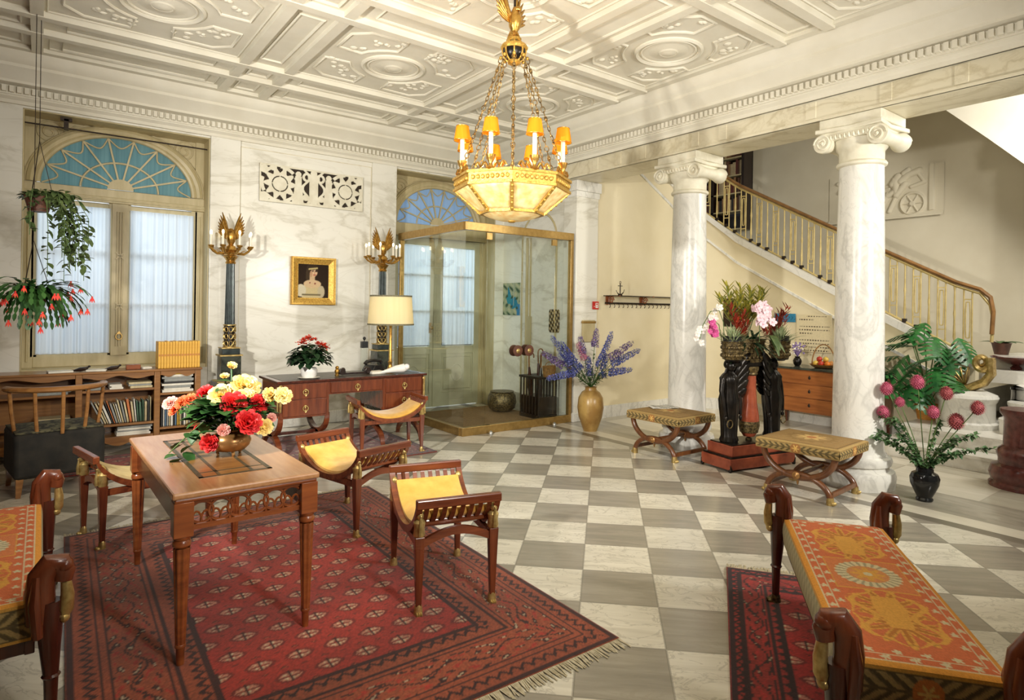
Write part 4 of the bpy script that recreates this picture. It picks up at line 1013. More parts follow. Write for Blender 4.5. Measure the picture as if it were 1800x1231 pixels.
# ---------------------------------------------------------------- curule stools with curved slatted seats
def ucurve(t, hl=.36, z0=.365, dp=.205):
    """t in -1..1 along the seat; U profile"""
    a = t*1.32; return hl*sin(a)/sin(1.32), z0+dp*(1-cos(a))/(1-cos(1.32))
def make_stool(label, cush):
    t = thing('curule_stool', label, 'stool', (0, 0, 0), 0, None)
    for sx in (-1, 1):
        mb = MB(); pts = [ucurve(q) for q in np.linspace(-1, 1, 25)]
        A = [(sx*.205-.016, y, z-.022) for y, z in pts]; B = [(sx*.205-.016, y, z+.018) for y, z in pts]
        mb.strip(A, B, (.032, 0, 0)); mb.build('seat_rail', M['mahogx'], t, smooth=50)
    for sy in (-1, 1):
        y, z = ucurve(sy*1.0); mb = MB()
        mb.bar((-.222, y, z), (.222, y, z), .036, .046); mb.bar((-.2, *ucurve(sy*.60)), (.2, *ucurve(sy*.60)), .024, .03)
        mb.build('end_rail', M['mahogx'], t, bev=.006, smooth=0)
        for i in range(8):
            x = -.165+.33*i/7; mb = MB(); q = [ucurve(sy*u) for u in np.linspace(.58, .97, 6)]
            mb.strip([(x-.012, a, b-.007) for a, b in q], [(x+.012, a, b-.007) for a, b in q], (0, 0, .016)); mb.build('slat', M['mahogx'], t, smooth=0)
        mb = MB(); ar = [(-.19+.38*u, sy*.318, .355+.055*sin(PI*u)) for u in np.linspace(0, 1, 13)]
        mb.strip([(a, b-.012, c-.02) for a, b, c in ar], [(a, b-.012, c+.02) for a, b, c in ar], (0, .024, 0)); mb.build('arched_apron', M['mahogx'], t, smooth=40)
    for sx in (-1, 1):
        MB().box(sx*.195-.012, sx*.195+.012, -.31, .31, .335, .375).build('side_bar', M['mahogx'], t, bev=.003, smooth=0)
    mb = MB(); q = [ucurve(u) for u in np.linspace(-.62, .62, 17)]
    mb.strip([(-.2, a, b-.006) for a, b in q], [(.2, a, b-.006) for a, b in q], (0, 0, .012)); mb.build('seat_board', M['mahogx'], t, smooth=40)
    mb = MB(); nu, nv = 10, 24
    def top(u, v):
        x = -.188+.376*u; yy, z = ucurve(-.74+1.48*v); e = min(1, 6*min(u, 1-u, v, 1-v)+.25); return (x, yy*.985, z+.012+.042*math.sqrt(max(0, e)))
    def bot(u, v): x = -.188+.376*u; yy, z = ucurve(-.74+1.48*v); return (x, yy, z+.006)
    a = MB(); a.grid(top, nu, nv); b = MB(); b.grid(bot, nu, nv); b.f = [f[::-1] for f in b.f]; mb.add(a.v, a.f); o0 = len(mb.v); mb.add(b.v, b.f)
    W = nu+1; rim = [i for i in range(W)]+[W*j+nu for j in range(1, nv+1)]+[nv*W+i for i in range(nu-1, -1, -1)]+[W*j for j in range(nv-1, 0, -1)]
    for i in range(len(rim)): j = (i+1) % len(rim); mb.f.append((rim[i], o0+rim[i], o0+rim[j], rim[j]))
    mb.build('cushion', cush, t, smooth=60)
    for sx in (-1, 1):
        for sy in (-1, 1):
            x, y = sx*.195, sy*.318
            lg = MB().taper((x, y, .40), (x, y, .05), .05, .028).build('leg', M['mahog'], t, bev=.004, smooth=0)
            mb = MB(); mb.lathe([(.026, .40), (.03, .41), (.026, .44), (.03, .47), (.02, .485), (.014, .49)], (x, y, 0), 14)
            mb.ell((x, y+sy*.008, .508), (.02, .023, .026), 12, 8); mb.tube([(x, y+sy*.03, .50), (x, y+sy*.033, .45), (x, y+sy*.03, .41)], [.006, .012, .014], 8); mb.ell((x, y+sy*.031, .507), (.005, .007, .006), 6, 5)
            mb.build('gilt_bust', M['paleg'], lg)
            mb = MB(); mb.lathe([(.015, .06), (.018, .05), (.02, .03), (.022, 0)], (x, y, 0), 12, sx=1.1)
            for k in (-1, 0, 1): mb.ell((x+k*.011, y+sy*.02, .014), (.0075, .017, .013), 8, 6)
            mb.build('paw_foot', M['paleg'], lg)
    return t
sA = make_stool('yellow-cushioned slatted stool nearest the camera on the large rug', M['yellow'])
sA.location = (1.77, 3.03, 0); sA.rotation_euler = (0, 0, math.radians(-15)); sA['group'] = 'curule stools'
dup(sA, (1.775, 4.30, 0), math.radians(14), 'yellow-cushioned slatted stool behind the vase table, at the far rug edge')
dup(sA, (2.90, 6.12, 0), math.radians(83), 'yellow-cushioned slatted stool drawn up to the writing desk')
sD = dup(sA, (.585, 4.92, 0), math.radians(-78.5), 'pale-cushioned slatted stool in shade left of the vase table')
for c in sD.children:
    if c.name.startswith('cushion'): c.data = c.data.copy(); c.data.materials[0] = M['creamf']
    elif c.name.startswith(('leg', 'seat_rail', 'end_rail', 'side_bar', 'arched', 'slat')): pass
# ---------------------------------------------------------------- tapestry benches with swan-neck posts
BL, BWd = 1.37, .46
def tapestry(U, V):
    x = (U-.5)*BL; y = (V-.5)*BWd; C = np.tile(np.array((218, 116, 70.)), (len(U), 1)); gold = np.array((232, 170, 74.)); cr = np.array((226, 212, 172.)); dg = np.array((196, 124, 52.))
    e = np.minimum(BL/2-np.abs(x), BWd/2-np.abs(y))
    tt = np.where(BL/2-np.abs(x) < BWd/2-np.abs(y), y, x)
    ax = np.abs(x)
    # palmette groups either side of the medallion
    for c0 in (.30, .42):
        a = np.arctan2(y, ax-c0); r = np.hypot(y, ax-c0)
        pet = np.abs(np.cos(a*5.5)); m = (r < .045+.12*pet**1.5*(.65+.35*np.cos(a)**2)) & (r > .02); C[m] = gold; C[m & (np.sin(r*190+8*pet) > .75)] = gold*.84
        m2 = (r < .04+.09*pet**6); C[m2 & (r > .03)] = dg; C[r < .03] = gold
        C[np.abs(r-.135*(1+.1*np.cos(6*a))) < .006*np.abs(np.sin(3*a))] = gold
    C[(np.abs(y) < .055-.12*np.abs(ax-.30)) & (np.abs(ax-.33) < .12)] = gold
    C[(np.abs(np.abs(y)-.09-.03*np.sin(ax*30)) < .012) & (ax > .2) & (ax < .52)] = gold
    # medallion
    sq = np.maximum(ax/.155, np.abs(y)/.15); C[sq < 1] = gold*.98; C[sq < .94] = np.array((222, 132, 78)); q = np.hypot(ax/.13, y/.125)
    a = np.arctan2(y, x); C[(q < .95+.05*np.cos(24*a))] = cr; C[(q < .95) & (q > .62) & (np.cos(24*a) < -.3)] = cr*.78; C[q < .62] = np.array((224, 150, 92)); C[(q < .42+.12*np.cos(8*a))] = gold; C[q < .14] = cr
    # border of leaves
    b = e < .085; C[b] = np.array((216, 112, 66)); C[e < .022] = gold*np.array((1, .93, .8)); C[np.abs(e-.024) < .003] = cr; C[np.abs(e-.054) < .0035] = cr*.95
    k = tt/.042; kk = (k-np.floor(k)-.5)*.042*1.25; al = np.floor(k) % 2
    ee = e-.040-al*.034; r = np.hypot(kk/1.25, ee/.85); th = np.arctan2(ee, kk); C[(r < .0135+.0045*np.cos(5*th)) & (e > .026)] = cr*.97
    rs = np.random.RandomState(4); C *= 1+.10*(rs.rand(len(U), 1)-.5)
    return C
def laurel(Lh, hh, edge=(226, 168, 74), ros=(212, 132, 66)):
    def f(U, V):
        x = (U-.5)*Lh; z = (V-.5)*hh; C = np.tile(np.array((100, 86, 52.)), (len(U), 1)); tan = np.array((182, 154, 96.))
        k = np.abs(x)/.05-np.abs(z)/.04; kk = k-np.floor(k); C[(kk < .62) & (np.abs(z) < hh/2-.014)] = tan; C[(kk < .12)] = tan*.7; C[np.abs(z) < .003] = tan*.6
        C[np.abs(z) > hh/2-.012] = np.array(edge); r = np.hypot(x, z); C[r < .045] = np.array(ros); a = np.arctan2(z, x); C[r < .02+.012*np.cos(6*a)] = np.array((232, 188, 104))
        rs = np.random.RandomState(6); C *= 1+.12*(rs.rand(len(U), 1)-.5); return C
    return f
def cushion_box(t, L, W, z0, z1, topf, sidef, endf, nm='cushion', res=.0045, puff=.012):
    def tp(U, V):
        e = np.minimum(np.minimum(U, 1-U)*L, np.minimum(V, 1-V)*W); return ((U-.5)*L, (V-.5)*W, z1-puff*np.exp(-e/.02)+.006*np.sin(PI*U)*np.sin(PI*V))
    c = cgrid(nm, M['tap'], t, tp, topf, int(L/res), int(W/res))
    zz = z1-puff
    for sg in (-1, 1):
        cgrid('side_panel', M['tap'], t, lambda U, V: ((U-.5)*L, sg*(W/2+.008*np.sin(PI*V))+0*U, z0+(zz-z0)*V), sidef, int(L/res), max(4, int((zz-z0)/res)))
        cgrid('end_panel', M['tap'], t, lambda U, V: (sg*(L/2+.004*np.sin(PI*V))+0*U, (U-.5)*W, z0+(zz-z0)*V), endf, int(W/res), max(4, int((zz-z0)/res)))
    MB().box(-L/2+.002, L/2-.002, -W/2+.002, W/2-.002, z0, z0+.02).build('seat_frame', M['dkmah'], t, smooth=0)
def plainside(c):
    def f(U, V):
        C = np.tile(np.array(c, float), (len(U), 1)); C *= (.92+.08*np.sin(U*160+4*V)*np.sin(V*9))[:, None]; C[V > .93] = (236, 178, 92); C[V < .06] = (150, 130, 84); return C
    return f
def make_bench(label, topf):
    t = thing('tapestry_bench', label, 'bench', (0, 0, 0), 0)
    cushion_box(t, BL, BWd, .33, .475, topf, plainside((206, 198, 160)), laurel(BWd, .13))
    for sy in (-1, 1): MB().box(-BL/2, BL/2, sy*.20-.015, sy*.20+.015, .28, .335).build('side_rail', M['dkmah'], t, bev=.004, smooth=0)
    for sx in (-1, 1): MB().box(sx*.66-.015, sx*.66+.015, -.2, .2, .28, .335).build('end_rail', M['dkmah'], t, bev=.004, smooth=0)
    for sx in (-1, 1):
        for sy in (-1, 1):
            x, y = sx*.715, sy*.262; mb = MB()
            mb.tube([(x, y, .04), (x, y, .18), (x, y-sy*.004, .30), (x, y-sy*.006, .40), (x, y-sy*.006, .47)], [.018, .022, .032, .04, .036], 12)
            mb.tube([(x, y, .19), (x, y, .2), (x, y, .21)], [.022, .03, .022], 12)
            lg = mb.build('post', M['dkmah'], t)
            mb = MB()      # swan neck: rises behind, hooks over outward, head drops in front
            nk = [(x, y-sy*.03, .40), (x, y-sy*.036, .50), (x, y-sy*.03, .565), (x, y-sy*.004, .605), (x, y+sy*.024, .60), (x, y+sy*.036, .57), (x, y+sy*.030, .535)]
            mb.tube(nk, [.036, .035, .033, .031, .029, .027, .023], 12, sq=1.3); mb.ell((x, y+sy*.035, .59), (.032, .03, .03), 14, 9)
            mb.tube([(x-.03, y-sy*.04, .36), (x-.03, y-sy*.05, .48), (x-.018, y-sy*.045, .57)], [.03, .034, .02], 10, sq=.6); mb.tube([(x+.03, y-sy*.04, .36), (x+.03, y-sy*.05, .48), (x+.018, y-sy*.045, .57)], [.03, .034, .02], 10, sq=.6)
            mb.build('swan_neck', M['mahog'], lg)
            mb = MB(); mb.tube([(x, y+sy*.04, .53), (x, y+sy*.045, .48), (x, y+sy*.04, .43), (x, y+sy*.03, .39)], [.017, .022, .026, .014], 10); mb.ell((x, y+sy*.035, .40), (.028, .02, .02), 10, 7)
            mb.build('gilt_mount', M['paleg'], lg)
            mb = MB(); mb.lathe([(.02, .05), (.024, .035), (.028, 0)], (x, y, 0), 12)
            for k in (-1, 0, 1): mb.ell((x+k*.014, y+sy*.026, .014), (.009, .02, .014), 8, 6)
            mb.build('paw_foot', M['jard'], lg)
    return t
b1 = make_bench('orange tapestry bench with swan-neck posts at lower right', tapestry)
b1.location = (2.675, 1.14, 0); b1.rotation_euler = (0, 0, math.radians(37)); b1['group'] = 'tapestry benches'
dup(b1, (-.22, 3.53, 0), PI/2, 'shaded tapestry bench with swan-neck posts at the left edge beside the large rug')
# ---------------------------------------------------------------- X-frame stools
def xtop(U, V):
    C = laurel(.7, .62)(U, V); x = (U-.5)*.7; y = (V-.5)*.62; C[:] = (160, 128, 76); e = np.minimum(.35-np.abs(x), .31-np.abs(y))
    r = np.hypot(x, y); a = np.arctan2(y, x); C[(r < .2+.02*np.cos(16*a)) & (r > .16)] = (148, 116, 62); C[(r < .1+.03*np.cos(8*a))] = (206, 170, 104); C[(r < .04)] = (178, 110, 58)
    C[(np.abs(np.sin(x*46)*np.sin(y*46)) > .72) & (r > .22)] = (160, 124, 68); C[e < .02] = (182, 152, 92); C[np.abs(e-.035) < .004] = (120, 92, 48)
    rs = np.random.RandomState(8); C *= 1+.12*(rs.rand(len(U), 1)-.5); return C
def make_x(label):
    t = thing('curule_footstool', label, 'stool', (0, 0, 0))
    # local x along curved frames, y across
    cushion_box(t, .70, .60, .375, .465, xtop, laurel(.70, .08, (164, 134, 80), (170, 118, 66)), laurel(.60, .08, (164, 134, 80), (170, 118, 66)), puff=.012)
    for sy in (-1, 1):
        y = sy*.255; mb = MB()
        up = arcp((0, y, .385), .30, PI, TAU, 22, ry=.215); dn = arcp((0, y, .03), .265, 0, PI, 22, ry=.17)
        mb.tube([(-.30, y, .39)]+up+[(.30, y, .39)], .027, 10); mb.tube(dn, .025, 10)
        fr = mb.build('crossed_frame', M['xwood'], t)
        mb = MB(); mb.tube([(0, y+sy*.022, .188), (0, y+sy*.036, .188), (0, y+sy*.045, .188)], [.03, .033, .018], 16); mb.ell((0, y+sy*.042, .188), (.014, .01, .014)); mb.ell((0, y, .185), (.034, .032, .038)); mb.tube([(0, y, .15), (0, y, .11)], [.014, .006], 8)
        mb.build('boss', M['bowl'], fr)
        for sx in (-1, 1):
            mb = MB(); mb.lathe([(.026, .06), (.03, .03), (.03, 0)], (sx*.265, y, 0), 12)
            for k in (-1, 0, 1): mb.ell((sx*(.265+.024), y+k*.015, .015), (.022, .009, .015), 8, 6)
            mb.build('paw_foot', M['paleg'], fr)
    for sx in (-1, 1): MB().box(sx*.265-.013, sx*.265+.013, -.24, .24, .055, .095).build('stretcher', M['xwood'], t, bev=.004, smooth=0)
    MB().cyl((0, -.24, .19), (0, .24, .19), .018).build('cross_bar', M['xwood'], t)
    return t
x1 = make_x('tapestry-topped curule stool with a folded newspaper on it')
x1.location = (5.33, 4.31, 0); x1.rotation_euler = (0, 0, PI/2); x1['group'] = 'curule footstools'
dup(x1, (5.24, 2.71, 0), PI/2+math.radians(4), 'bare tapestry-topped curule stool in front of the nearer column')
# newspaper
def newsp(U, V):
    C = np.tile(np.array((232, 230, 222.)), (len(U), 1)); ln = (np.sin(V*60) > .2) & (np.abs((U*4) % 1-.5) < .42) & (V > .1) & (V < .7); C[ln] = (150, 150, 148); C[(V > .76) & (V < .9) & (U > .1) & (U < .8) & (np.sin(U*50) > -.4)] = (80, 82, 88); return C
o = cgrid('newspaper', M['print'], None, lambda U, V: ((U-.5)*.22, (V-.5)*.3, .012*U*(1-U)+.004*np.sin(V*9)+.006), newsp, 40, 60, solid=.006)
o.location = (5.42, 4.50, .472); o.rotation_euler = (0, 0, math.radians(62)); tag(o, 'folded newspaper lying on the far curule stool', 'newspaper')
# ---------------------------------------------------------------- writing desk
dk = thing('writing_desk', 'mahogany pedestal writing desk with gilt ring handles against the marble wall', 'desk', (2.67, 6.68, 0), math.radians(0))
HX, HY = .83, .34
MB().box(-HX, HX, -HY, HY, .755, .78).build('desk_top', M['dkmah'], dk, bev=.006, smooth=0)
MB().box(-HX+.06, HX-.06, -HY+.06, HY-.06, .7805, .7825).build('leather_inset', pm('dark_leather', (70, 62, 50), (50, 44, 36), .35, 0, 20), dk, smooth=0)
for sx in (-1, 1):
    xa, xb = (sx*.80, sx*.30) if sx < 0 else (.30, .80); xa, xb = min(xa, xb), max(xa, xb)
    MB().box(xa, xb, -HY+.03, HY-.03, .40, .755).build('pedestal', M['mahog'], dk, bev=.005, smooth=0)
MB().box(-.30, .30, -HY+.035, HY-.05, .615, .755).build('knee_frame', M['mahog'], dk, smooth=0)
def ringh(mb, x, y, z):
    mb.tube([(x+.026*cos(TAU*i/16), y-.012, z-.006+.026*sin(TAU*i/16)) for i in range(16)], .0055, 6, True); mb.ell((x, y-.008, z+.018), (.014, .01, .012)); mb.leaf((x, y-.008, z-.02), (0, -.2, -1), .03, .022, 0); mb.ell((x, y-.006, z), (.01, .008, .01))
for (x0, x1, z0, z1) in ((-.77, -.33, .59, .74), (-.77, -.33, .42, .58), (.33, .77, .59, .74), (.33, .77, .42, .58), (-.285, .285, .63, .74)):
    dw = MB().box(x0, x1, -HY+.018, -HY+.035, z0, z1).build('drawer', M['mahog'], dk, bev=.004, smooth=0)
    mb = MB(); ringh(mb, (x0+x1)/2, -HY+.018, (z0+z1)/2); mb.build('ring_handle', M['paleg'], dw)
for x in (-.795, .795):
    mb = MB(); mb.tube([(x, -HY+.016, .47), (x, -HY+.012, .55), (x, -HY+.012, .70), (x, -HY+.016, .735)], [.008, .014, .012, .018], 8); mb.ell((x, -HY+.012, .725), (.02, .012, .02)); mb.tube([(x+(.03 if x > 0 else -.012), -HY+.07, .47), (x+(.012 if x > 0 else -.012), -HY+.07, .72)], [.008, .016], 8)
    mb.build('gilt_mount', M['paleg'], dk)
for x in (-.785, -.315, .315, .785):
    mb = MB(); u = arcp((x, 0, .41), .30, PI, TAU, 18, (0, 1, 0), ry=.20); d = arcp((x, 0, .0), .30, 0, PI, 18, (0, 1, 0), ry=.20)
    for pl in (u, d): mb.strip([p-Vector((.025, 0, .022)) for p in pl], [p-Vector((.025, 0, -.022)) for p in pl], (.05, 0, 0))
    mb.build('curved_leg', M['mahogx'], dk, smooth=50)
for sx in (-1, 1): MB().box(min(sx*.785, sx*.315), max(sx*.785, sx*.315), -.02, .02, .185, .215).build('stretcher', M['dkmah'], dk, smooth=0)
# desk things
lp = thing('table_lamp', 'table lamp with wide cream drum shade and slim gilt column on the desk', 'lamp', (3.19, 6.66, .782))
MB().lathe([(.085, 0), (.085, .012), (.05, .02), (.03, .04), (.024, .07), (.02, .10), (.028, .115), (.018, .13), (.016, .52), (.02, .54)], n=20).build('gilt_column', M['gilt'], lp)
MB().lathe([(.262, .545), (.235, .885)], n=40).build('lamp_shade', M['shade'], lp)
lpS = lp.children[-1]; lpS.data.polygons[-1].use_smooth = False
mb = MB()
for r, z in ((.262, .545), (.235, .885)): mb.lathe([(r+.002, z-.012), (r+.004, z), (r+.002, z+.014)], n=40)
bt = MB()
for r, z in ((.263, .552), (.237, .878)):
    bt.add([(rr_*cos(TAU*i/40), rr_*sin(TAU*i/40), zz) for rr_, zz in ((r, z-.009), (r+.003, z-.009), (r+.003, z+.009), (r, z+.009)) for i in range(40)], [(a*40+i, a*40+(i+1) % 40, ((a+1) % 4)*40+(i+1) % 40, ((a+1) % 4)*40+i) for a in range(4) for i in range(40)])
bt.build('shade_braid', pm('grey_braid', (128, 122, 96), (96, 92, 70), .8, 0, 60), lp)
def hollow(o, n):      # drop the end caps so the shade is open
    me = o.data; import bmesh as bm_; b = bm_.new(); b.from_mesh(me); bm_.ops.delete(b, geom=[f for f in b.faces if len(f.verts) > 8], context='FACES'); b.to_mesh(me); b.free()
hollow(lpS, 0)
for o in list(bpy.data.objects):
    if o.name.startswith('orange_shade'): hollow(o, 0)
tl = thing('telephone', 'black desk telephone beside the lamp column', 'telephone', (3.02, 6.74, .782), .3)
mb = MB(); mb.prism([(-.1, 0), (.1, 0), (.09, .03), (.05, .085), (-.05, .085), (-.09, .03)], lambda a, b, d: (a, d, b), -.09, .09); mb.build('body', M['black'], tl, bev=.008)
mb = MB(); mb.tube([(-.12, 0, .10), (-.1, 0, .125), (0, 0, .135), (.1, 0, .125), (.12, 0, .10)], [.026, .02, .016, .02, .026], 10); mb.build('handset', M['black'], tl)
tag(MB().box(0, .075, 0, .05, 0, .34).build('carafe', M['glass'], bev=.01), 'clear square bottle with black stopper behind the telephone', 'bottle')
cf = bpy.data.objects['carafe']; cf.location = (2.93, 6.86, .783)
mb = MB(); mb.box(0, .075, 0, .05, .27, .345); mb.ell((.0375, .025, .38), (.018, .018, .02)); mb.tube([(.0375, .025, .34), (.0375, .025, .365)], .006, 6); mb.build('stopper', M['black'], cf)
bs = thing('brass_figurine', 'small brass figurine on the desk beside the flower pot', 'figurine', (2.53, 6.58, .783))
mb = MB(); mb.lathe([(.022, 0), (.024, .01), (.018, .02), (.026, .04), (.024, .06), (.012, .075)], n=14); mb.ell((.0, 0, .085), (.02, .022, .02)); mb.ell((.008, -.015, .092), (.007, .007, .009), 8, 6); mb.build('body', M['gilt'], bs)
ht = thing('pen_rest', 'long dark scroll-ended pen rest in the middle of the desk', 'desk set', (2.73, 6.58, .783), .03)
mb = MB(); mb.box(-.16, .16, -.025, .025, .006, .03)
for s_ in (-1, 1): mb.tube([(s_*.15, -.03, .04), (s_*.15, .03, .04)], .036, 12); mb.ell((s_*.135, 0, .06), (.024, .03, .024))
mb.build('body', M['ebony'], ht, bev=.004)
tag(MB().box(0, .16, 0, .2, 0, .028).build('document_tray', M['paper'], bev=.004, smooth=0), 'low stack of white papers beside the telephone', 'papers').location = (2.90, 6.5, .783)
fg = thing('porcelain_bird', 'white porcelain bird figurine at the foot of the lamp', 'figurine', (3.19, 6.45, .783), -.3)
mb = MB(); mb.tube([(-.20, 0, .015), (-.12, 0, .03), (-.03, 0, .05), (.06, 0, .06), (.1, 0, .05)], [.01, .022, .04, .05, .02], 12); mb.ell((.09, -.02, .075), (.034, .034, .034)); mb.tube([(.1, -.04, .07), (.11, -.07, .066)], [.012, .002], 8); mb.build('body', M['pot'], fg)
mb = MB(); mb.ell((.1, -.005, .095), (.02, .024, .014)); mb.build('crest', M['dvio'], fg)
# ---------------------------------------------------------------- low bookcase under the window
bk = thing('low_bookcase', 'low walnut bookcase with shaped aprons under the arched window', 'bookcase', (0, 7.60, 0))
mb = MB(); mb.box(-.75, 1.40, -.015, .36, .815, .84); mb.build('bookcase_top', M['walnut'], bk, bev=.006, smooth=0)
mb = MB(); mb.box(-.74, 1.385, .335, .355, .14, .815); mb.build('back_panel', M['walnut'], bk, smooth=0)
for x in (-.72, .30, .975, 1.36):
    mb = MB(); mb.box(x-.028, x+.028, 0, .05, .10, .815); mb.box(x-.012, x+.012, .05, .34, .14, .815); mb.ell((x, .02, .10), (.032, .03, .03)); mb.lathe([(.018, 0), (.022, .09)], (x, .03, 0), 10); mb.lathe([(.018, 0), (.022, .12)], (x, .31, 0), 10); mb.build('upright', M['walnut'], bk, bev=.005, smooth=30)
for a, b, sh in ((-.69, .27, (.30, .60)), (.33, .945, (.27, .625)), (1.005, 1.33, (.195, .56))):
    for z in sh+(.14,): MB().box(a-.01, b+.01, .012, .335, z, z+.022).build('shelf', M['walnut'], bk, smooth=0)
    for top in (1, 0):
        n = 20; L = b-a; mb = MB()
        if top: low = [(a+L*i/n, .775+.014*cos(TAU*2*i/n)-.012*abs(cos(PI*i/n))) for i in range(n+1)]; poly = [(a, .816)]+low+[(b, .816)]
        else: low = [(a+L*i/n, .115-.035*sin(PI*i/n)**4-.012*cos(TAU*2*i/n)) for i in range(n+1)]; poly = [(a, .16)]+low+[(b, .16)]
        mb.prism(poly, lambda p, q, d: (p, d, q), .004, .022); mb.build('shaped_apron', M['walnut'], bk, smooth=0)
BC = [('white', (226, 222, 208)), ('cream', (212, 196, 152)), ('grey', (150, 152, 146)), ('black', (44, 44, 42)), ('green', (70, 104, 78)), ('blue', (92, 122, 150)), ('orange', (208, 120, 62)), ('yellow', (222, 176, 60))]
BM = [pm('book_cover_'+n, c, None, .5, 0, 30) for n, c in BC]
def bookrow(x0, x1, y, z, hmin, hmax, wts, where, grp, lean=0., seed=1, dep=.17, wm=(.013, .026)):
    r = random.Random(seed); x = x0; i = 0
    while x < x1:
        w = r.uniform(*wm); k = r.choices(range(8), wts)[0]; h = r.uniform(hmin, hmax)
        c = MB(); c.box(0, .002, 0, dep, 0, h); c.box(w-.004, w-.002, 0, dep, 0, h); c.box(0, w-.002, 0, .002, 0, h)
        o = c.build('book', BM[k], None, smooth=0); p = MB().box(.002, w-.004, .002, dep-.003, .003, h-.003).build('pages', M['paper'], o, smooth=0)
        a = lean*max(0, 1-(x-x0)/(x1-x0)*1.15)
        o.location = (x, y, z+.001); o.rotation_euler = (0, -a, 0)
        # tall leaning books swing to the left
        tag(o, '%s book, %s from the left %s' % (BC[k][0], ORD[min(i, 27)], where), 'book', grp); x += w/max(.7, cos(a))+.001; i += 1
bookrow(.50, .925, 7.66, .293, .20, .25, (8, 6, 5, 3, 2, 1, 1, 0), 'in the leaning row on the middle shelf', 'leaning books in the low bookcase', .42, 11)
bookrow(1.02, 1.32, 7.66, .218, .18, .24, (6, 4, 3, 2, 1, 3, 0, 2), 'in the right bay, lower shelf', 'upright books in the right bay', 0, 12)
def stack(x0, x1, y, z, n, hs, where, grp, seed, cols=(0, 0, 1, 2)):
    r = random.Random(seed); zz = z
    for i in range(n):
        h = r.uniform(*hs); k = r.choice(cols); a = x0+r.uniform(0, .03); b = x1-r.uniform(0, .04)
        o = MB().box(a, b, 0, .22, 0, h).build('magazine', BM[k] if k else M['paper'], None, bev=.002, smooth=0); o.location = (0, y, zz); zz += h+.0005
        tag(o, '%s magazine, %s from the bottom of the stack %s' % (BC[k][0], ORD[i], where), 'magazine', grp)
stack(.34, .52, 7.64, .648, 4, (.012, .02), 'at left on the upper shelf', 'magazines on the upper shelf, left', 21)
stack(.55, .70, 7.63, .648, 3, (.01, .018), 'at the middle of the upper shelf', 'magazines on the upper shelf, middle', 22)
stack(.71, .94, 7.64, .648, 3, (.014, .022), 'at right on the upper shelf', 'magazines on the upper shelf, right', 23)
stack(1.02, 1.33, 7.63, .583, 8, (.014, .03), 'in the right bay, upper shelf', 'magazines in the right bay', 24, (0, 0, 2, 3))
stack(1.02, 1.33, 7.63, .583+.185, 1, (.02, .02), 'topping the right bay', 'yellow magazines', 25, (7,))
stack(.60, .94, 7.63, .163, 5, (.014, .022), 'on the bottom shelf', 'magazines on the bottom shelf', 26, (0, 0, 2))
stack(.36, .50, 7.63, .163, 3, (.025, .034), 'at bottom left', 'cream volumes bottom left', 27, (1,))
stack(-.05, .24, 7.64, .323, 4, (.014, .03), 'in the shaded left bay', 'magazines in the left bay', 28, (1, 2))
stack(-.05, .24, 7.64, .623, 3, (.014, .03), 'in the shaded left bay, upper shelf', 'magazines in the left bay, upper shelf', 29, (1, 2))
r = random.Random(9); x = .985; i = 0
ym = pm('yellow_binding', (232, 182, 72), (216, 162, 56), .5, 0, 30); yb = pm('orange_title_band', (206, 128, 62), None, .5, 0, 40)
while x < 1.385:
    w = .0268; h = .285+r.uniform(-.004, .004)
    o = MB().box(0, w-.0025, 0, .20, 0, h).build('yellow_volume', ym, None, bev=.003, smooth=0); o.location = (x, 7.64, .841)
    MB().box(.004, w-.0065, -.0012, 0, .13, .15).build('title_label', yb, o, smooth=0)
    tag(o, 'yellow-bound volume, %s from the left in the row on the low bookcase' % ORD[i], 'book', 'yellow-bound volumes on the bookcase'); x += w; i += 1
ob = MB().box(0, .13, 0, .1, 0, .05).build('wooden_box', M['tablewood'], None, bev=.006); ob.location = (.70, 7.66, .841); tag(ob, 'small orange-brown box on top of the low bookcase', 'box')
for i, (x, y, w, d, nm, a) in enumerate(((.15, 7.66, .2, .14, 'pale booklet at the left on the bookcase top', .1), (.45, 7.66, .17, .13, 'pale booklet at the middle of the bookcase top', -.2), (.88, 7.7, .09, .08, 'crumpled white paper beside the yellow volumes', .3))):
    o = MB().box(-w/2, w/2, -d/2, d/2, 0, .02).build('booklet', M['paper'], None, bev=.004); o.location = (x, y, .841); o.rotation_euler = (0, 0, a); tag(o, nm, 'booklet', 'papers on the bookcase')
for i, (x, nm) in enumerate(((.31, 'dark bird figurine left of the booklet on the bookcase'), (.57, 'dark bird figurine right of the booklet on the bookcase'))):
    mb = MB(); mb.tube([(-.06, 0, .012), (0, 0, .022), (.05, 0, .03), (.07, 0, .045)], [.006, .022, .018, .008], 8); mb.ell((.075, 0, .05), .012, 8, 6); o = mb.build('bird_figurine', M['ebony']); o.location = (x, 7.65, .842); tag(o, nm, 'figurine')
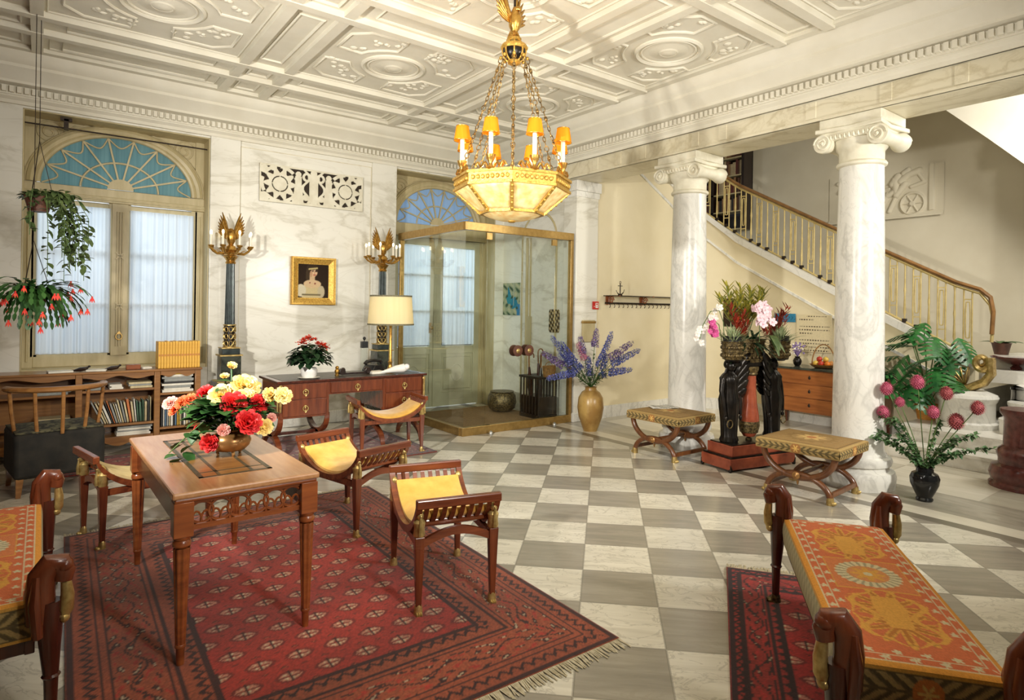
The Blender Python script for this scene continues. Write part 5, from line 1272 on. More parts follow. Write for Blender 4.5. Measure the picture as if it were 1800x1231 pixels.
# ---------------------------------------------------------------- dark armchair at far left
ac = thing('armchair', 'dark velvet armchair with curved wooden back rail before the low bookcase', 'armchair', (.10, 6.55, 0), .15)
mb = MB(); mb.box(-.30, .30, -.28, .28, .14, .50); mb.build('upholstered_seat', M['velvet'], ac, bev=.03, smooth=40)
mb = MB(); mb.grid(lambda u, v: (-.29+.58*u, -.27+.54*v, .502+.035*sin(PI*u)*sin(PI*v)), 12, 12); mb.build('seat_cover', M['velpat'], ac, solid=.01)
mb = MB(); mb.tube(arcp((0, -.02, .84), .33, PI*1.05, PI*1.95, 20, (1, 0, 0), (0, 1, 0), ry=.30), .024, 10, sq=1.4); mb.build('back_rail', M['walnut'], ac)
for a in (1.1, 1.32, 1.5, 1.68, 1.9):
    mb = MB(); x, y = .33*cos(PI*a), -.02+.30*sin(PI*a); mb.tube([(x, y, .84), (x*.96, y*.98, .66), (x*.88, y*.92, .48)], .014, 8); mb.build('back_spindle', M['walnut'], ac)
for sx in (-1, 1):
    for sy in (-1, 1): MB().taper((sx*.26, sy*.24, .16), (sx*.27, sy*.25, 0), .05, .03).build('leg', M['walnut'], ac, smooth=0)
# ---------------------------------------------------------------- chest of drawers
cd = thing('chest_of_drawers', 'fruitwood chest of drawers against the stair wall between the columns', 'chest', (8.17, 4.02, 0))
MB().box(-.25, .25, -.72, .72, .78, .81).build('chest_top', M['blackst'], cd, bev=.004, smooth=0)
MB().box(-.23, .22, -.70, .70, .22, .78).build('carcass', M['chest'], cd, bev=.004, smooth=0)
for i, (z0, z1) in enumerate(((.60, .765), (.42, .585), (.235, .405))):
    dw = MB().box(-.245, -.23, -.64, .64, z0, z1).build('drawer', M['chest'], cd, bev=.003, smooth=0)
    
    for ky in (.12,):
        mb = MB(); mb.ell((-.247, ky, (z0+z1)/2), (.005, .018, .02)); mb.ell((-.247, ky, (z0+z1)/2+.02), (.004, .008, .01)); mb.build('keyhole_plate', M['iron'], dw)
for sx in (-1, 1):
    for sy in (-1, 1):
        mb = MB(); mb.taper((sx*.2, sy*.675, .23), (sx*.2, sy*.675, 0), .05, .028); mb.build('leg', M['mahog'], cd, smooth=0)
for sy in (-1, 1): MB().box(-.25, -.2, sy*.69-.03, sy*.69+.015, .22, .78).build('corner_post', M['mahogx'], cd, bev=.003, smooth=0)
# ---------------------------------------------------------------- wall fittings
cr = thing('coat_rack', 'wall-mounted coat rack with scroll brackets and hooks by the far column', 'coat rack', (6.30, 6.29, 1.62))
MB().box(0, 1.5, -.02, 0, .0, .025).build('back_bar', M['iron'], cr, smooth=0)
mb = MB()
for y in (-.03, -.09, -.15, -.21): mb.tube([(-.06, y, .115), (1.5, y, .115)], .006, 6)
mb.build('shelf_rods', M['iron'], cr)
for x in (.07, .78):
    mb = MB(); mb.tube([(x, -.01, -.01), (x, -.01, .11), (x, -.23, .115)], .009, 6); mb.tube([(x, -.03-.05*(1-t*.8)*cos(t*10)-.03, .055+.05*(1-t*.8)*sin(t*10)) for t in np.linspace(0, 1, 26)], .008, 6); mb.box(x-.06, x+.01, -.012, -.002, -.01, .11); mb.build('scroll_bracket', M['tablewood'], cr)
for i in range(16):
    x = .06+.092*i; mb = MB(); mb.tube([(x, -.01, .01), (x, -.035, .0), (x, -.05, -.02), (x, -.045, -.045), (x, -.03, -.05)], .005, 5); mb.build('hook', M['iron'], cr)
an = thing('anchor_model', 'small dark model anchor standing on the coat rack', 'anchor', (6.46, 6.15, 1.742))
mb = MB(); mb.tube([(0, 0, .02), (0, 0, .17)], .008, 6); mb.tube(arcp((0, 0, .10), .085, PI*1.1, PI*1.95, 12), [.004]*3+[.008]*7+[.004]*3, 6); mb.tube([(-.045, 0, .135), (.045, 0, .135)], .005, 6); mb.tube([(.016*cos(TAU*i/10), 0, .185+.016*sin(TAU*i/10)) for i in range(10)], .004, 5, True); mb.box(-.03, .03, -.015, .015, 0, .015); mb.build('anchor_body', M['iron'], an)
sg = thing('fire_sign', 'small red square sign with white symbol by the coat rack', 'sign', (6.10, 6.276, 1.595))
MB().box(-.06, .06, -.008, 0, -.055, .055).build('plate', M['redsign'], sg, bev=.003, smooth=0)
mb = MB(); mb.box(-.005, .045, -.0095, -.008, -.035, .035); mb.box(-.035, -.022, -.0095, -.008, -.02, -.01); mb.build('white_symbol', M['pot'], sg, smooth=0)
mb = MB(); mb.box(.008, .033, -.011, -.0095, .006, .026); mb.ell((.02, -.0105, -.012), (.008, .001, .008)); mb.build('red_mark', M['redsign'], sg, smooth=0)
lbx = thing('letter_box', 'slim olive metal letter box on the marble pier', 'letter box', (5.965, 6.283, 1.09))
MB().box(-.115, .115, -.03, 0, 0, .30).build('box_body', M['olive'], lbx, bev=.004, smooth=0); MB().box(-.125, .125, -.038, 0, .255, .285).build('lid', M['brass'], lbx, bev=.004, smooth=0)
# notice boards on the stair wall
def blue(U, V):
    C = np.tile(np.array((40, 132, 172.)), (len(U), 1)); m = (np.sin(U*40+np.sin(V*9)*2) > .5) & (V > .3) & (V < .7); C[m] = (24, 96, 128); return C
o = cgrid('blue_poster', M['print'], None, lambda U, V: (8.425+0*U, 4.94-U*.32, 1.40+V*.12), blue, 50, 20, solid=.008); tag(o, 'narrow blue poster strip on the stair wall above the chest', 'poster')
def notice(U, V):
    C = np.tile(np.array((231, 216, 176.)), (len(U), 1)); rw = V*11; k = rw-np.floor(rw); n = np.floor(rw)
    dash = (k > .35) & (k < .68) & (((U*13+n*.37) % 1) < .72) & (U > .08) & (U < .93) & (np.sin(U*90+n*7) > -.7)
    dash &= ~((n == 4) | (n == 8)); dash &= ~((n == 10) & ((U < .3) | (U > .85))); dash &= ~((n == 5) & (U > .45)); dash &= ~((n == 9) & (U > .5))
    C[dash] = (84, 70, 52); return C
o = cgrid('price_notice', M['print'], None, lambda U, V: (8.425+0*U, 4.60-U*.5, .99+V*.52), notice, 180, 150, solid=.004); tag(o, 'cream notice with lines of lettering beside the blue poster', 'notice')
pf = thing('dark_picture', 'dark framed picture on the stair wall behind the red foliage', 'picture', (8.44, 5.82, 1.30)); MB().box(-.02, 0, -.26, .0, 0, .44).build('frame', M['ebony'], pf, bev=.004, smooth=0); MB().box(-.023, -.02, -.24, -.02, .02, .42).build('picture_panel', M['iron'], pf, smooth=0)
# lobby wall pictures
def abstr(U, V):
    rs = np.random.RandomState(3); C = np.tile(np.array((168, 178, 150.)), (len(U), 1)); f = np.sin(U*19+4*np.sin(V*7))+np.sin(V*23+3*U); C[f > .7] = (104, 128, 96); C[f < -1.0] = (196, 196, 160)
    m = (np.abs(V-.85+.7*U+.08*np.sin(U*14)) < .17) & (U > .3); C[m] = (46, 138, 168); C[(np.hypot(U-.38, V-.5) < .16)] = (58, 150, 170); C[(U > .86) & (V < .35)] = (70, 140, 190); C[(np.abs(U-.66) < .015) & (V > .3)] = (206, 206, 190); C[f > 1.5] = (66, 90, 74); return C
o = cgrid('abstract_painting', M['paint'], None, lambda U, V: (5.765+0*U, 8.02-U*.42, 1.43+V*.50), abstr, 80, 80, solid=.02); tag(o, 'blue and green abstract painting hanging inside the glass lobby', 'painting')
def smallp(U, V):
    C = np.tile(np.array((92, 74, 52.)), (len(U), 1)); f = np.sin(U*22+6*V)*np.cos(V*24-3*U); C[f > .3] = (206, 190, 158); C[f < -.5] = (44, 38, 30); C[(np.abs(f) < .12)] = (140, 120, 70); return C
o = cgrid('small_plaque', M['paint'], None, lambda U, V: (5.765+0*U, 6.90-U*.25, 1.20+V*.33), smallp, 50, 60, mask=lambda U, V: (np.maximum(np.abs(U-.5)-.3, 0)**2+np.maximum(np.abs(V-.5)-.36, 0)**2) < .02, solid=.02); tag(o, 'small dark patterned plaque near the front of the glass lobby', 'plaque')
o = MB().box(5.755, 5.775, 7.30, 7.42, 1.0, 1.42).build('guide_strip', M['olive'], None, bev=.003, smooth=0); tag(o, 'narrow olive panel on the lobby wall between the pictures', 'panel')
# umbrella stand
us = thing('umbrella_stand', 'dark iron umbrella stand inside the glass lobby', 'umbrella stand', (5.52, 6.80, .02))
mb = MB(); mb.box(-.16, .16, -.22, .22, 0, .05); mb.box(-.17, .17, -.23, .23, .55, .58)
for a in np.linspace(-.2, .2, 7):
    for sx in (-.155, .155): mb.cyl((sx, a, .05), (sx, a, .56), .012, n=8)
mb.build('stand_frame', M['iron'], us, smooth=30); mb = MB(); mb.box(-.14, .14, -.2, .2, .05, .30); mb.build('drip_box', M['ebony'], us, smooth=0)
for i, (x, y, lx, ly, mat_, nm) in enumerate(((-.07, -.10, .05, .02, 'ebony', 'black umbrella with hooked handle leaning furthest left in the stand'), (.03, -.02, -.02, .05, 'dkmah', 'brown hook-handled umbrella standing tallest in the stand'), (.06, .10, .03, -.03, 'black', 'black umbrella at the back of the stand'), (-.05, .08, -.04, .03, 'dkmah', 'brown cane-handled umbrella on the wall side of the stand'))):
    t = thing('umbrella', nm, 'umbrella', (5.52+x, 6.80+y, .08), 0, 'umbrellas in the stand'); mb = MB(); tp = Vector((lx, ly, .72+.06*(i == 1)))
    mb.tube([(0, 0, 0), tp*.1, tp*.5, tp*.88], [.006, .022, .04, .014], 10); mb.build('canopy', M[mat_], t)
    mb = MB(); mb.tube([tp*.86, tp]+[tp+Vector((.045-.045*cos(q), 0, .05*sin(q)+.06)) for q in np.linspace(0, PI*1.15, 9)], .009, 8); mb.build('hook_handle', M['walnut'], t)
wb = thing('wicker_bag', 'small wicker handbag hanging at the umbrella stand', 'bag', (5.50, 6.55, .60)); mb = MB(); mb.prism([(-.08, 0), (.08, 0), (.1, .16), (-.1, .16)], lambda a, b, d: (a, d, b), -.035, .035); mb.build('bag_body', M['basket'], wb, bev=.012); mb = MB(); mb.tube(arcp((0, 0, .15), .06, 0, PI, 10), .006, 6); mb.build('handle', M['basket'], wb)
up = thing('metal_urn', 'round grey metal urn on the lobby floor', 'urn', (5.36, 7.45, .021)); MB().lathe([(.12, 0), (.19, .05), (.215, .14), (.2, .24), (.17, .28), (.18, .295)], n=28).build('urn_body', M['jard'], up)
# tall dark-red pedestal at the right end of the steps
pd = thing('porphyry_pedestal', 'red-brown marble pedestal at the right of the stair foot', 'pedestal', (6.97, 1.64, 0), 0)
mb = MB(); mb.lathe([(.27, 0), (.27, .03), (.25, .05), (.27, .12), (.25, .19), (.2, .21), (.2, .25), (.215, .30), (.2, .34), (.165, .37), (.16, .62), (.19, .66), (.19, .70)], n=36); mb.build('pedestal_body', M['porph'], pd)
BOWLP = (8.93, 2.20, .913)
br = thing('brown_bowl', 'wide flat red-brown marble bowl on the stair behind the newel drum', 'bowl', BOWLP)
MB().lathe([(.05, 0), (.06, .02), (.03, .05), (.1, .08), (.24, .13), (.25, .15), (.2, .14), (.05, .1)], n=30).build('bowl_body', M['porph'], br)
# ---------------------------------------------------------------- flowers and plants
R_ = random.Random(42)
def petal(mb, c, ax, out, L, w, tilt, curl):
    """cupped petal: starts at c, leans from ax towards out by tilt"""
    sd = ax.cross(out).normalized(); vs = []; n = 4
    for i in range(n+1):
        t = i/n; th = tilt+curl*t; p = c+(ax*cos(tilt+curl*t*.5)+out*sin(tilt+curl*t*.5))*L*t
        ww = w*(sin(PI*(.12+.76*t))**.7); nn = (ax*sin(th)-out*cos(th))
        vs += [p-sd*ww/2-nn*ww*.2, p, p+sd*ww/2-nn*ww*.2]
    fs = []
    for i in range(n): fs += [(3*i, 3*i+1, 3*i+4, 3*i+3), (3*i+1, 3*i+2, 3*i+5, 3*i+4)]
    mb.add(vs, fs)
def bloom(mb, c, ax, r, layers=4, openn=1.):
    c = Vector(c); ax = Vector(ax).normalized(); u = ax.orthogonal().normalized(); v = ax.cross(u)
    for l in range(layers):
        n = 4+l; k = (l+1)/layers
        for i in range(n):
            a = TAU*i/n+l*.7+R_.uniform(-.15, .15); out = u*cos(a)+v*sin(a)
            petal(mb, c+out*r*.06*l, ax, out, r*(.75+.35*k), r*(.5+.45*k), .1+(.95*k*openn), .35*k+.1)
    mb.ell(c+ax*r*.3, (r*.22,)*3, 8, 6)
def rose(label, p, foot, r, mat_, grp, openn=1.):
    p = Vector(p); foot = Vector(foot); mb = MB()
    t = thing('cut_rose', label, 'rose', tuple(foot), 0, grp); q = p-foot
    ax = (q.normalized()*.8+Vector((-.25, -1.0, .3))+Vector((R_.uniform(-.35, .35), 0, R_.uniform(-.25, .25)))).normalized()
    bloom(mb, q-ax*r*.45, ax, r*.66, 6, openn); mb.build('bloom', mat_, t, smooth=180)
    mb = MB(); mid = q*.55+Vector((0, 0, .03)); mb.tube([(0, 0, 0), mid, q-ax*r*.5], [.003, .0035, .005], 6); mb.ell(q-ax*r*.45, r*.22, 8, 6)
    for i in range(4): mb.leaf(mid*(.7+.15*i)+Vector((0, 0, .01)), (R_.uniform(-1, 1), R_.uniform(-1, .6), R_.uniform(-.1, .5)), R_.uniform(.07, .1), .05, .25)
    mb.build('stem', M['leaf'], t, smooth=60)
bw = thing('bronze_vase', 'round bronze bowl vase of roses on the inlaid table', 'vase', (.793, 3.543, .7525))
MB().lathe([(.03, .022), (.07, .028), (.092, .05), (.1, .075), (.092, .10), (.07, .12), (.055, .127), (.058, .135), (.05, .136), (.045, .12)], n=36).build('bowl_body', M['bowl'], bw)
for k in range(3): a = -PI/2+TAU*k/3; MB().tube([(.055*cos(a), .055*sin(a), .03), (.065*cos(a), .065*sin(a), .012), (.06*cos(a), .06*sin(a), 0)], [.01, .008, .007], 8).build('foot', M['bowl'], bw)
FT = (.793, 3.543, .85)
RS = [('large red rose at the middle of the table bouquet', (.772, 3.385, 1.05), .075, 'rred'), ('red rose right of the bouquet centre', (.90, 3.39, 1.04), .058, 'rred'), ('red rose low on the right front of the bouquet', (.829, 3.30, .965), .075, 'rred'),
      ('red rose drooping over the bowl at lower left', (.672, 3.487, .835), .055, 'rred'), ('deep red bud highest at the left of the bouquet', (.70, 3.735, 1.075), .06, 'rred'), ('faded red rose under the left bud', (.71, 3.66, 1.02), .05, 'rred'), ('tiny red bud hanging at the far left of the bouquet', (.655, 3.70, .875), .028, 'rred'),
      ('cream-yellow rose at the upper left of the bouquet', (.754, 3.574, 1.085), .085, 'ryel'), ('big yellow rose at the top of the bouquet', (.873, 3.544, 1.13), .09, 'ryel'), ('yellow rose tucked below the big yellow one', (.848, 3.46, 1.075), .06, 'ryel'),
      ('pale yellow rose facing left at the right side', (.955, 3.389, 1.08), .05, 'ryel'), ('pale yellow rose farthest right of the bouquet', (1.0, 3.331, 1.08), .055, 'ryel'), ('peach-yellow rose low at the right', (.91, 3.35, .918), .052, 'ryel'), ('small yellow bud standing highest on its own stem', (.82, 3.65, 1.215), .036, 'ryel'), ('small yellow bud lower left of the highest one', (.788, 3.674, 1.158), .032, 'ryel'),
      ('pink rosebud over the rim of the bronze bowl', (.731, 3.414, .91), .042, 'rpnk'), ('small pink bud at the right of the bouquet', (.957, 3.389, .955), .034, 'rpnk'),
      ('pink-orange rose at far left in front of the books', (.572, 4.02, .99), .05, 'rpnk'), ('orange rose far left, lowest before the books', (.585, 3.99, .955), .048, 'rorg'), ('orange rose far left in front of the book row', (.615, 3.955, .998), .05, 'rorg'), ('orange-red rose nearest the bookcase upright', (.655, 3.93, 1.015), .048, 'rorg')]
for nm, p, r, m_ in RS: rose(nm, p, FT, r, M[m_], 'cut roses in the bronze vase', .55 if 'bud' in nm else 1.)
fo = thing('rose_foliage', 'green rose leaves filling the bouquet in the bronze vase', 'foliage', FT); mb = MB()
for i in range(190):
    a = R_.uniform(0, TAU); e = R_.uniform(-.05 if cos(a+2.0) < .3 else .35, .75); d = Vector((cos(a)*cos(e), sin(a)*cos(e), sin(e))); L = R_.uniform(.07, .18); p = d*L+Vector((0, 0, .075))
    mb.leaf(p, (d+Vector((R_.uniform(-.5, .5), R_.uniform(-.5, .5), R_.uniform(-.5, .3)))), R_.uniform(.06, .09), R_.uniform(.065, .09), .25)
for i in range(16):
    p = Vector((-.12-.010*i, .05*R_.uniform(-1, 2), .08-.014*i+R_.uniform(-.02, .03))); mb.leaf(p, (R_.uniform(-1, .4), (-1)**i*R_.uniform(.3, 1), R_.uniform(-.6, .3)), .07, .065, .2)
mb.build('leaves', M['leaf'], fo, smooth=60)
mb = MB(); mb.tube([(0, 0, 0), (-.10, .01, .11), (-.19, .02, .03), (-.28, .03, -.06)], .003, 5)
for i in range(12):
    a = TAU*i/12; mb.tube([(0.02*cos(a), .02*sin(a), -.04), (.07*cos(a), .07*sin(a), .08), (.16*cos(a), .16*sin(a), .14+.04*(i % 3))], .003, 5)
mb.build('stems', M['stem'], fo)
# ---- red kalanchoe on the desk
kp = thing('potted_kalanchoe', 'red-flowering plant in a white pot on the writing desk', 'potted plant', (2.20, 6.50, .783))
MB().lathe([(.055, 0), (.075, .03), (.085, .08), (.075, .105), (.07, .11), (.06, .105)], n=24, fold=.03, nf=12).build('white_pot', M['pot'], kp); mb = MB(); mb.lathe([(.09, 0), (.10, .006), (.11, .01)], n=24); mb.build('saucer', M['paper'], kp)
mb = MB()
for i in range(330):
    a = R_.uniform(0, TAU); e = R_.uniform(-.3, 1.4); r = R_.uniform(.07, .20); p = Vector((r*cos(a)*cos(e), r*sin(a)*cos(e), .19+r*.85*sin(e))); mb.leaf(p, (cos(a), sin(a), R_.uniform(-.5, .5)), .075, .065, .3, 3)
mb.build('foliage', M['leafd'], kp, smooth=60)
mb = MB()
for cx_, cy_, cz_ in ((-.06, -.03, .40), (-.01, .0, .42), (.04, .02, .40), (.09, -.02, .36), (.13, -.04, .335), (.16, .0, .31), (-.09, 0, .365)):
    for i in range(26):
        p = Vector((cx_+R_.gauss(0, .022), cy_+R_.gauss(0, .025), cz_+R_.gauss(0, .012))); a0 = R_.uniform(0, 3)
        for q in range(4): a = a0+TAU*q/4; mb.leaf(p, (cos(a), sin(a)-.5, .4), .022, .019, 0, 2)
mb.build('blossoms', M['kal'], kp, smooth=0)
# ---- delphiniums in the tall stoneware vase
dv = thing('floor_vase', 'tall ochre stoneware floor vase by the marble pier', 'vase', (5.51, 5.73, 0))
MB().lathe([(.085, 0), (.105, .05), (.15, .18), (.168, .30), (.155, .42), (.115, .49), (.075, .515), (.07, .545), (.082, .56), (.06, .56), (.055, .50)], n=40).build('vase_body', M['ochre'], dv)
DL = [('blue', 5.315, 5.882, .843, 5.1, 6.05, 1.2, 'leftmost tall one leaning over the glass lobby'), ('blue', 5.402, 5.815, .772, 5.198, 5.974, 1.13, 'second from the left, beside the leftmost'), ('blue', 5.358, 5.849, .7, 5.18, 5.99, .99, 'short and thick below the two left ones'), ('violet', 5.23, 5.949, .82, 5.0, 6.11, .99, 'thin one reaching far left'), ('pink', 5.446, 5.78, .903, 5.369, 5.84, 1.119, 'only pink one, left of centre'), ('violet', 5.43, 5.793, .98, 5.395, 5.82, 1.2, 'just behind the pink one'),
      ('violet', 5.541, 5.706, 1.064, 5.561, 5.69, 1.303, 'topmost upright one before the letter box'), ('blue', 5.583, 5.673, .812, 5.72, 5.566, 1.27, 'long one right of the letter box'), ('violet', 5.696, 5.585, .922, 5.933, 5.4, 1.144, 'right one slanting highest'), ('blue', 5.714, 5.571, .85, 6.002, 5.345, 1.044, 'farthest right one'), ('blue', 5.687, 5.592, .741, 5.925, 5.405, .787, 'lowest right one, nearly level'), ('blue', 5.345, 5.859, .735, 5.061, 6.08, .646, 'lowest left one, bending down'), ('blue', 5.494, 5.743, .702, 5.479, 5.754, .954, 'short upright one above the vase neck'), ('blue', 5.619, 5.645, .69, 5.661, 5.612, .98, 'short one right of the vase neck')]
for col_, x0, y0, z0, x1, y1, z1, wh in DL:
    t = thing('delphinium', '%s delphinium spike in the floor vase, %s' % (col_, wh), 'flower', (5.51, 5.73, .50), 0, 'delphiniums in the floor vase'); o_ = Vector((5.51, 5.73, .50)); a = Vector((x0, y0, z0))-o_; b = Vector((x1, y1, z1))-o_
    mb = MB(); ax = (b-a).normalized(); u = ax.orthogonal().normalized(); v = ax.cross(u); L = (b-a).length; n = int(L/.0105)
    for i in range(n):
        k = i/n; rad = (.056*(1-.45*k)+.004)*(1 if k < .9 else (1-k)*7+.3)
        for q in range(5):
            if R_.random() < .22: continue
            an = TAU*q/5+i*.9; d = u*cos(an)+v*sin(an); p = a+ax*(L*k+R_.uniform(-.006, .006))+d*rad*R_.uniform(.45, .75)
            for w_ in range(3): e = w_*2.1+R_.uniform(-.4, .4); mb.leaf(p, d*.5+ax*(.2+.7*cos(e))+d.cross(ax)*sin(e)*.9, rad*R_.uniform(.4, .62), rad*.42, 0, 2)
    mb.build('florets', M[{'blue': 'dblu', 'violet': 'dvio', 'pink': 'dpnk'}[col_]], t, smooth=0)
    mb = MB(); mb.tube([(0, 0, -.3), (0, 0, .05), a*.6+Vector((0, 0, .03)), a, b], [.004, .004, .004, .004, .002], 5)
    for i in range(7): p = a*(.35+.09*i); mb.leaf(p, (R_.uniform(-1, 1), R_.uniform(-1, 1), R_.uniform(.1, .7)), .08, .025, .3, 3)
    mb.build('stem', M['stem'], t, smooth=60)
t = thing('vase_greenery', 'small-leaved greenery and white sprays around the delphinium stems', 'foliage', (5.51, 5.73, .54)); mb = MB(); m2 = MB()
for i in range(260):
    a = R_.uniform(0, TAU); r = R_.uniform(.03, .22); p = Vector((r*cos(a), r*sin(a), R_.uniform(0, .12)+r*.7)); mb.leaf(p, (cos(a), sin(a), R_.uniform(-.3, .8)), .045, .02, .2, 2)
for i in range(150):
    a = R_.uniform(0, TAU); r = R_.uniform(.05, .30); p = Vector((r*cos(a), r*sin(a), .10+R_.uniform(0, .2)+r*.6)); m2.leaf(p, (R_.uniform(-1, 1), R_.uniform(-1, 1), .5), .022, .02, .0, 2)
for i in range(14): a = TAU*i/14; mb.tube([(0, 0, 0), (.08*cos(a), .08*sin(a), .12), (.24*cos(a), .24*sin(a), .34)], .002, 4)
mb.build('leaves', M['leaf'], t, smooth=0); m2.build('white_sprays', M['orchw'], t, smooth=0)
# ---- allium vase
av = thing('black_vase', 'shiny black vase on the floor right of the nearer column', 'vase', (5.79, 2.03, 0))
MB().lathe([(.06, 0), (.065, .015), (.055, .03), (.075, .07), (.105, .14), (.11, .19), (.095, .225), (.065, .24), (.062, .27), (.072, .282), (.055, .28), (.05, .24)], n=36).build('vase_body', M['blkvase'], av)
AL = [(2.093, .975, .048, 'tallest one, brightest pink'), (2.328, .896, .046, 'upper left one'), (1.868, .911, .044, 'right one level with the upper left'), (2.227, .791, .034, 'small one left of the tallest stem'), (2.353, .69, .044, 'lowest left one'), (1.96, .746, .042, 'middle one below the yellow pot'), (1.81, .689, .052, 'largest one at lower right'), (1.661, .819, .044, 'farthest right one')]
am = [M['alli'], pm('allium_brown_pink', (176, 92, 92), (140, 62, 70), .7, 0, 60)]
for i, (y, z, r, wh) in enumerate(AL):
    r *= 1.28
    t = thing('allium', 'round pink allium head, %s, in the black vase' % wh, 'flower', (5.79, 2.03, .24), 0, 'alliums in the black vase'); c = Vector((-.02*(i % 3), y-2.03, z-.24)); mb = MB(); mb.ell(c, r*.8, 12, 8); N = 170
    for q in range(N):
        ph = math.acos(1-2*(q+.5)/N); th = PI*(1+5**.5)*q; d = Vector((sin(ph)*cos(th), sin(ph)*sin(th), cos(ph))); mb.leaf(c+d*r*.7, d, r*.36, r*.22, 0, 2)
    mb.build('flower_head', am[0 if i in (0, 1, 3, 4, 5) else 1], t, smooth=0)
    mb = MB(); mb.tube([(0, 0, -.15), (0, 0, .02), c*.55+Vector((0, 0, .02)), c], .0038, 6); mb.build('stem', M['stem'], t)
BRS = [(-.03, .60, .30, 'longest spray reaching left across the column'), (.0, .48, .30, 'left spray below the longest'), (-.05, .33, .42, 'steep left spray'), (.03, -.10, .42, 'upright spray right of centre'), (-.02, -.36, .36, 'right spray pointing up'), (.03, -.46, .26, 'right spray ending by the red pedestal'), (-.05, -.26, .18, 'short low right spray'), (-.06, .18, .24, 'short left spray near the rim'), (-.09, .40, .22, 'bushy low spray on the left'), (-.02, .24, .40, 'left spray rising beside the small allium'), (.02, -.22, .30, 'right spray between two low ones')]
for x, y, z, wh in BRS:
    t = thing('leafy_branch', 'small-leaved green branch in the black vase, %s' % wh, 'branch', (5.79, 2.03, .25), 0, 'green branches in the black vase'); e = Vector((x, y, z)); mb = MB(); pts = [e*k+Vector((0, 0, .05*sin(PI*k)-.0)) for k in np.linspace(0, 1, 12)]; mb.tube(pts, lambda k: .003*(1-k*.7), 5); mb.build('twig', M['stem'], t)
    mb = MB()
    for k in np.linspace(.12, 1, int(60*e.length)+14):
        p = e*k+Vector((0, 0, .05*sin(PI*k))); mb.leaf(p, (R_.uniform(-1, 1), R_.uniform(-1, 1), R_.uniform(-.4, 1)), .042, .034, .15, 2); mb.leaf(p, (R_.uniform(-1, 1), R_.uniform(-1, 1), R_.uniform(-.8, .6)), .036, .03, .15, 2)
    mb.build('leaves', M['spray'], t, smooth=0)
# ---- monstera in yellow basket pot
mo = thing('monstera', 'large split-leaf monstera in a yellow basket pot on the steps', 'potted plant', (8.26, 2.88, .305))
MB().lathe([(.10, 0), (.125, .16), (.13, .18), (.115, .18), (.11, .12)], n=28).build('basket_pot', M['ypot'], mo); MB().lathe([(.112, .14), (.05, .15), (.0, .15)], n=20).build('soil', M['iron'], mo)
def mleaf(mb, p, d, s, roll=0.):
    d = Vector(d).normalized(); sd = d.cross(Vector((0, 0, 1))); sd = sd.normalized() if sd.length > .05 else Vector((1, 0, 0)); up = sd.cross(d)
    sd, up = sd*cos(roll)+up*sin(roll), up*cos(roll)-sd*sin(roll); p = Vector(p)
    for sg in (-1, 1):
        N = 6
        for i in range(N):
            t0 = i/N; t1 = (i+.72)/N; w0 = s*.5*sin(PI*(.14+.80*t0))**.7; w1 = s*.5*sin(PI*(.14+.80*t1))**.7
            f = lambda t, w: p+d*s*(t*.95-.1+.12*w/s)+sd*sg*w-up*(w*w/s)*.6-Vector((0, 0, .25*s*t*t))
            mb.add([f(t0, 0), f(t0+.05, w0*.5), f(t0+.12, w0), f(t1+.1, w1*.97), f(t1+.03, w1*.5), f(t1, 0)], [(0, 1, 4, 5), (1, 2, 3, 4)])
            mb.add([f(t1, 0), f(t1+.02, w1*.25), f((i+1)/N+.02, w1*.25), f((i+1)/N, 0)], [(0, 1, 2, 3)])
MLV = [(.0, .05, 1.12, .22), (-.1, .12, .92, .24), (.05, -.3, .95, .2), (.02, .35, .72, .26), (-.12, .48, .62, .24), (-.05, .22, .72, .28), (-.12, -.02, .70, .28), (-.15, -.14, .62, .24), (.0, -.18, .82, .22), (-.2, .30, .50, .24), (-.2, .05, .50, .26), (-.16, -.28, .52, .2), (-.22, .18, .36, .22), (-.1, .38, .38, .2), (-.1, .15, 1.0, .2), (.02, -.08, .95, .24), (-.24, -.06, .38, .2), (.1, .2, .85, .22), (-.15, .40, .52, .2), (-.1, .1, .62, .24)]
mb = MB(); ms = MB()
for i, (x, y, z, s) in enumerate(MLV):
    d = Vector((x-.25, y*1.2+.02, -.15+.25*sin(i*2.3))); mleaf(mb, (x, y, z), d, s*1.5, R_.uniform(-.5, .5)); ms.tube([(0, 0, .14), (x*.35, y*.35, z*.6), (x, y, z)], .006, 6)
mb.build('leaves', M['mons'], mo, smooth=0, solid=.002); ms.build('stalks', M['stem'], mo)
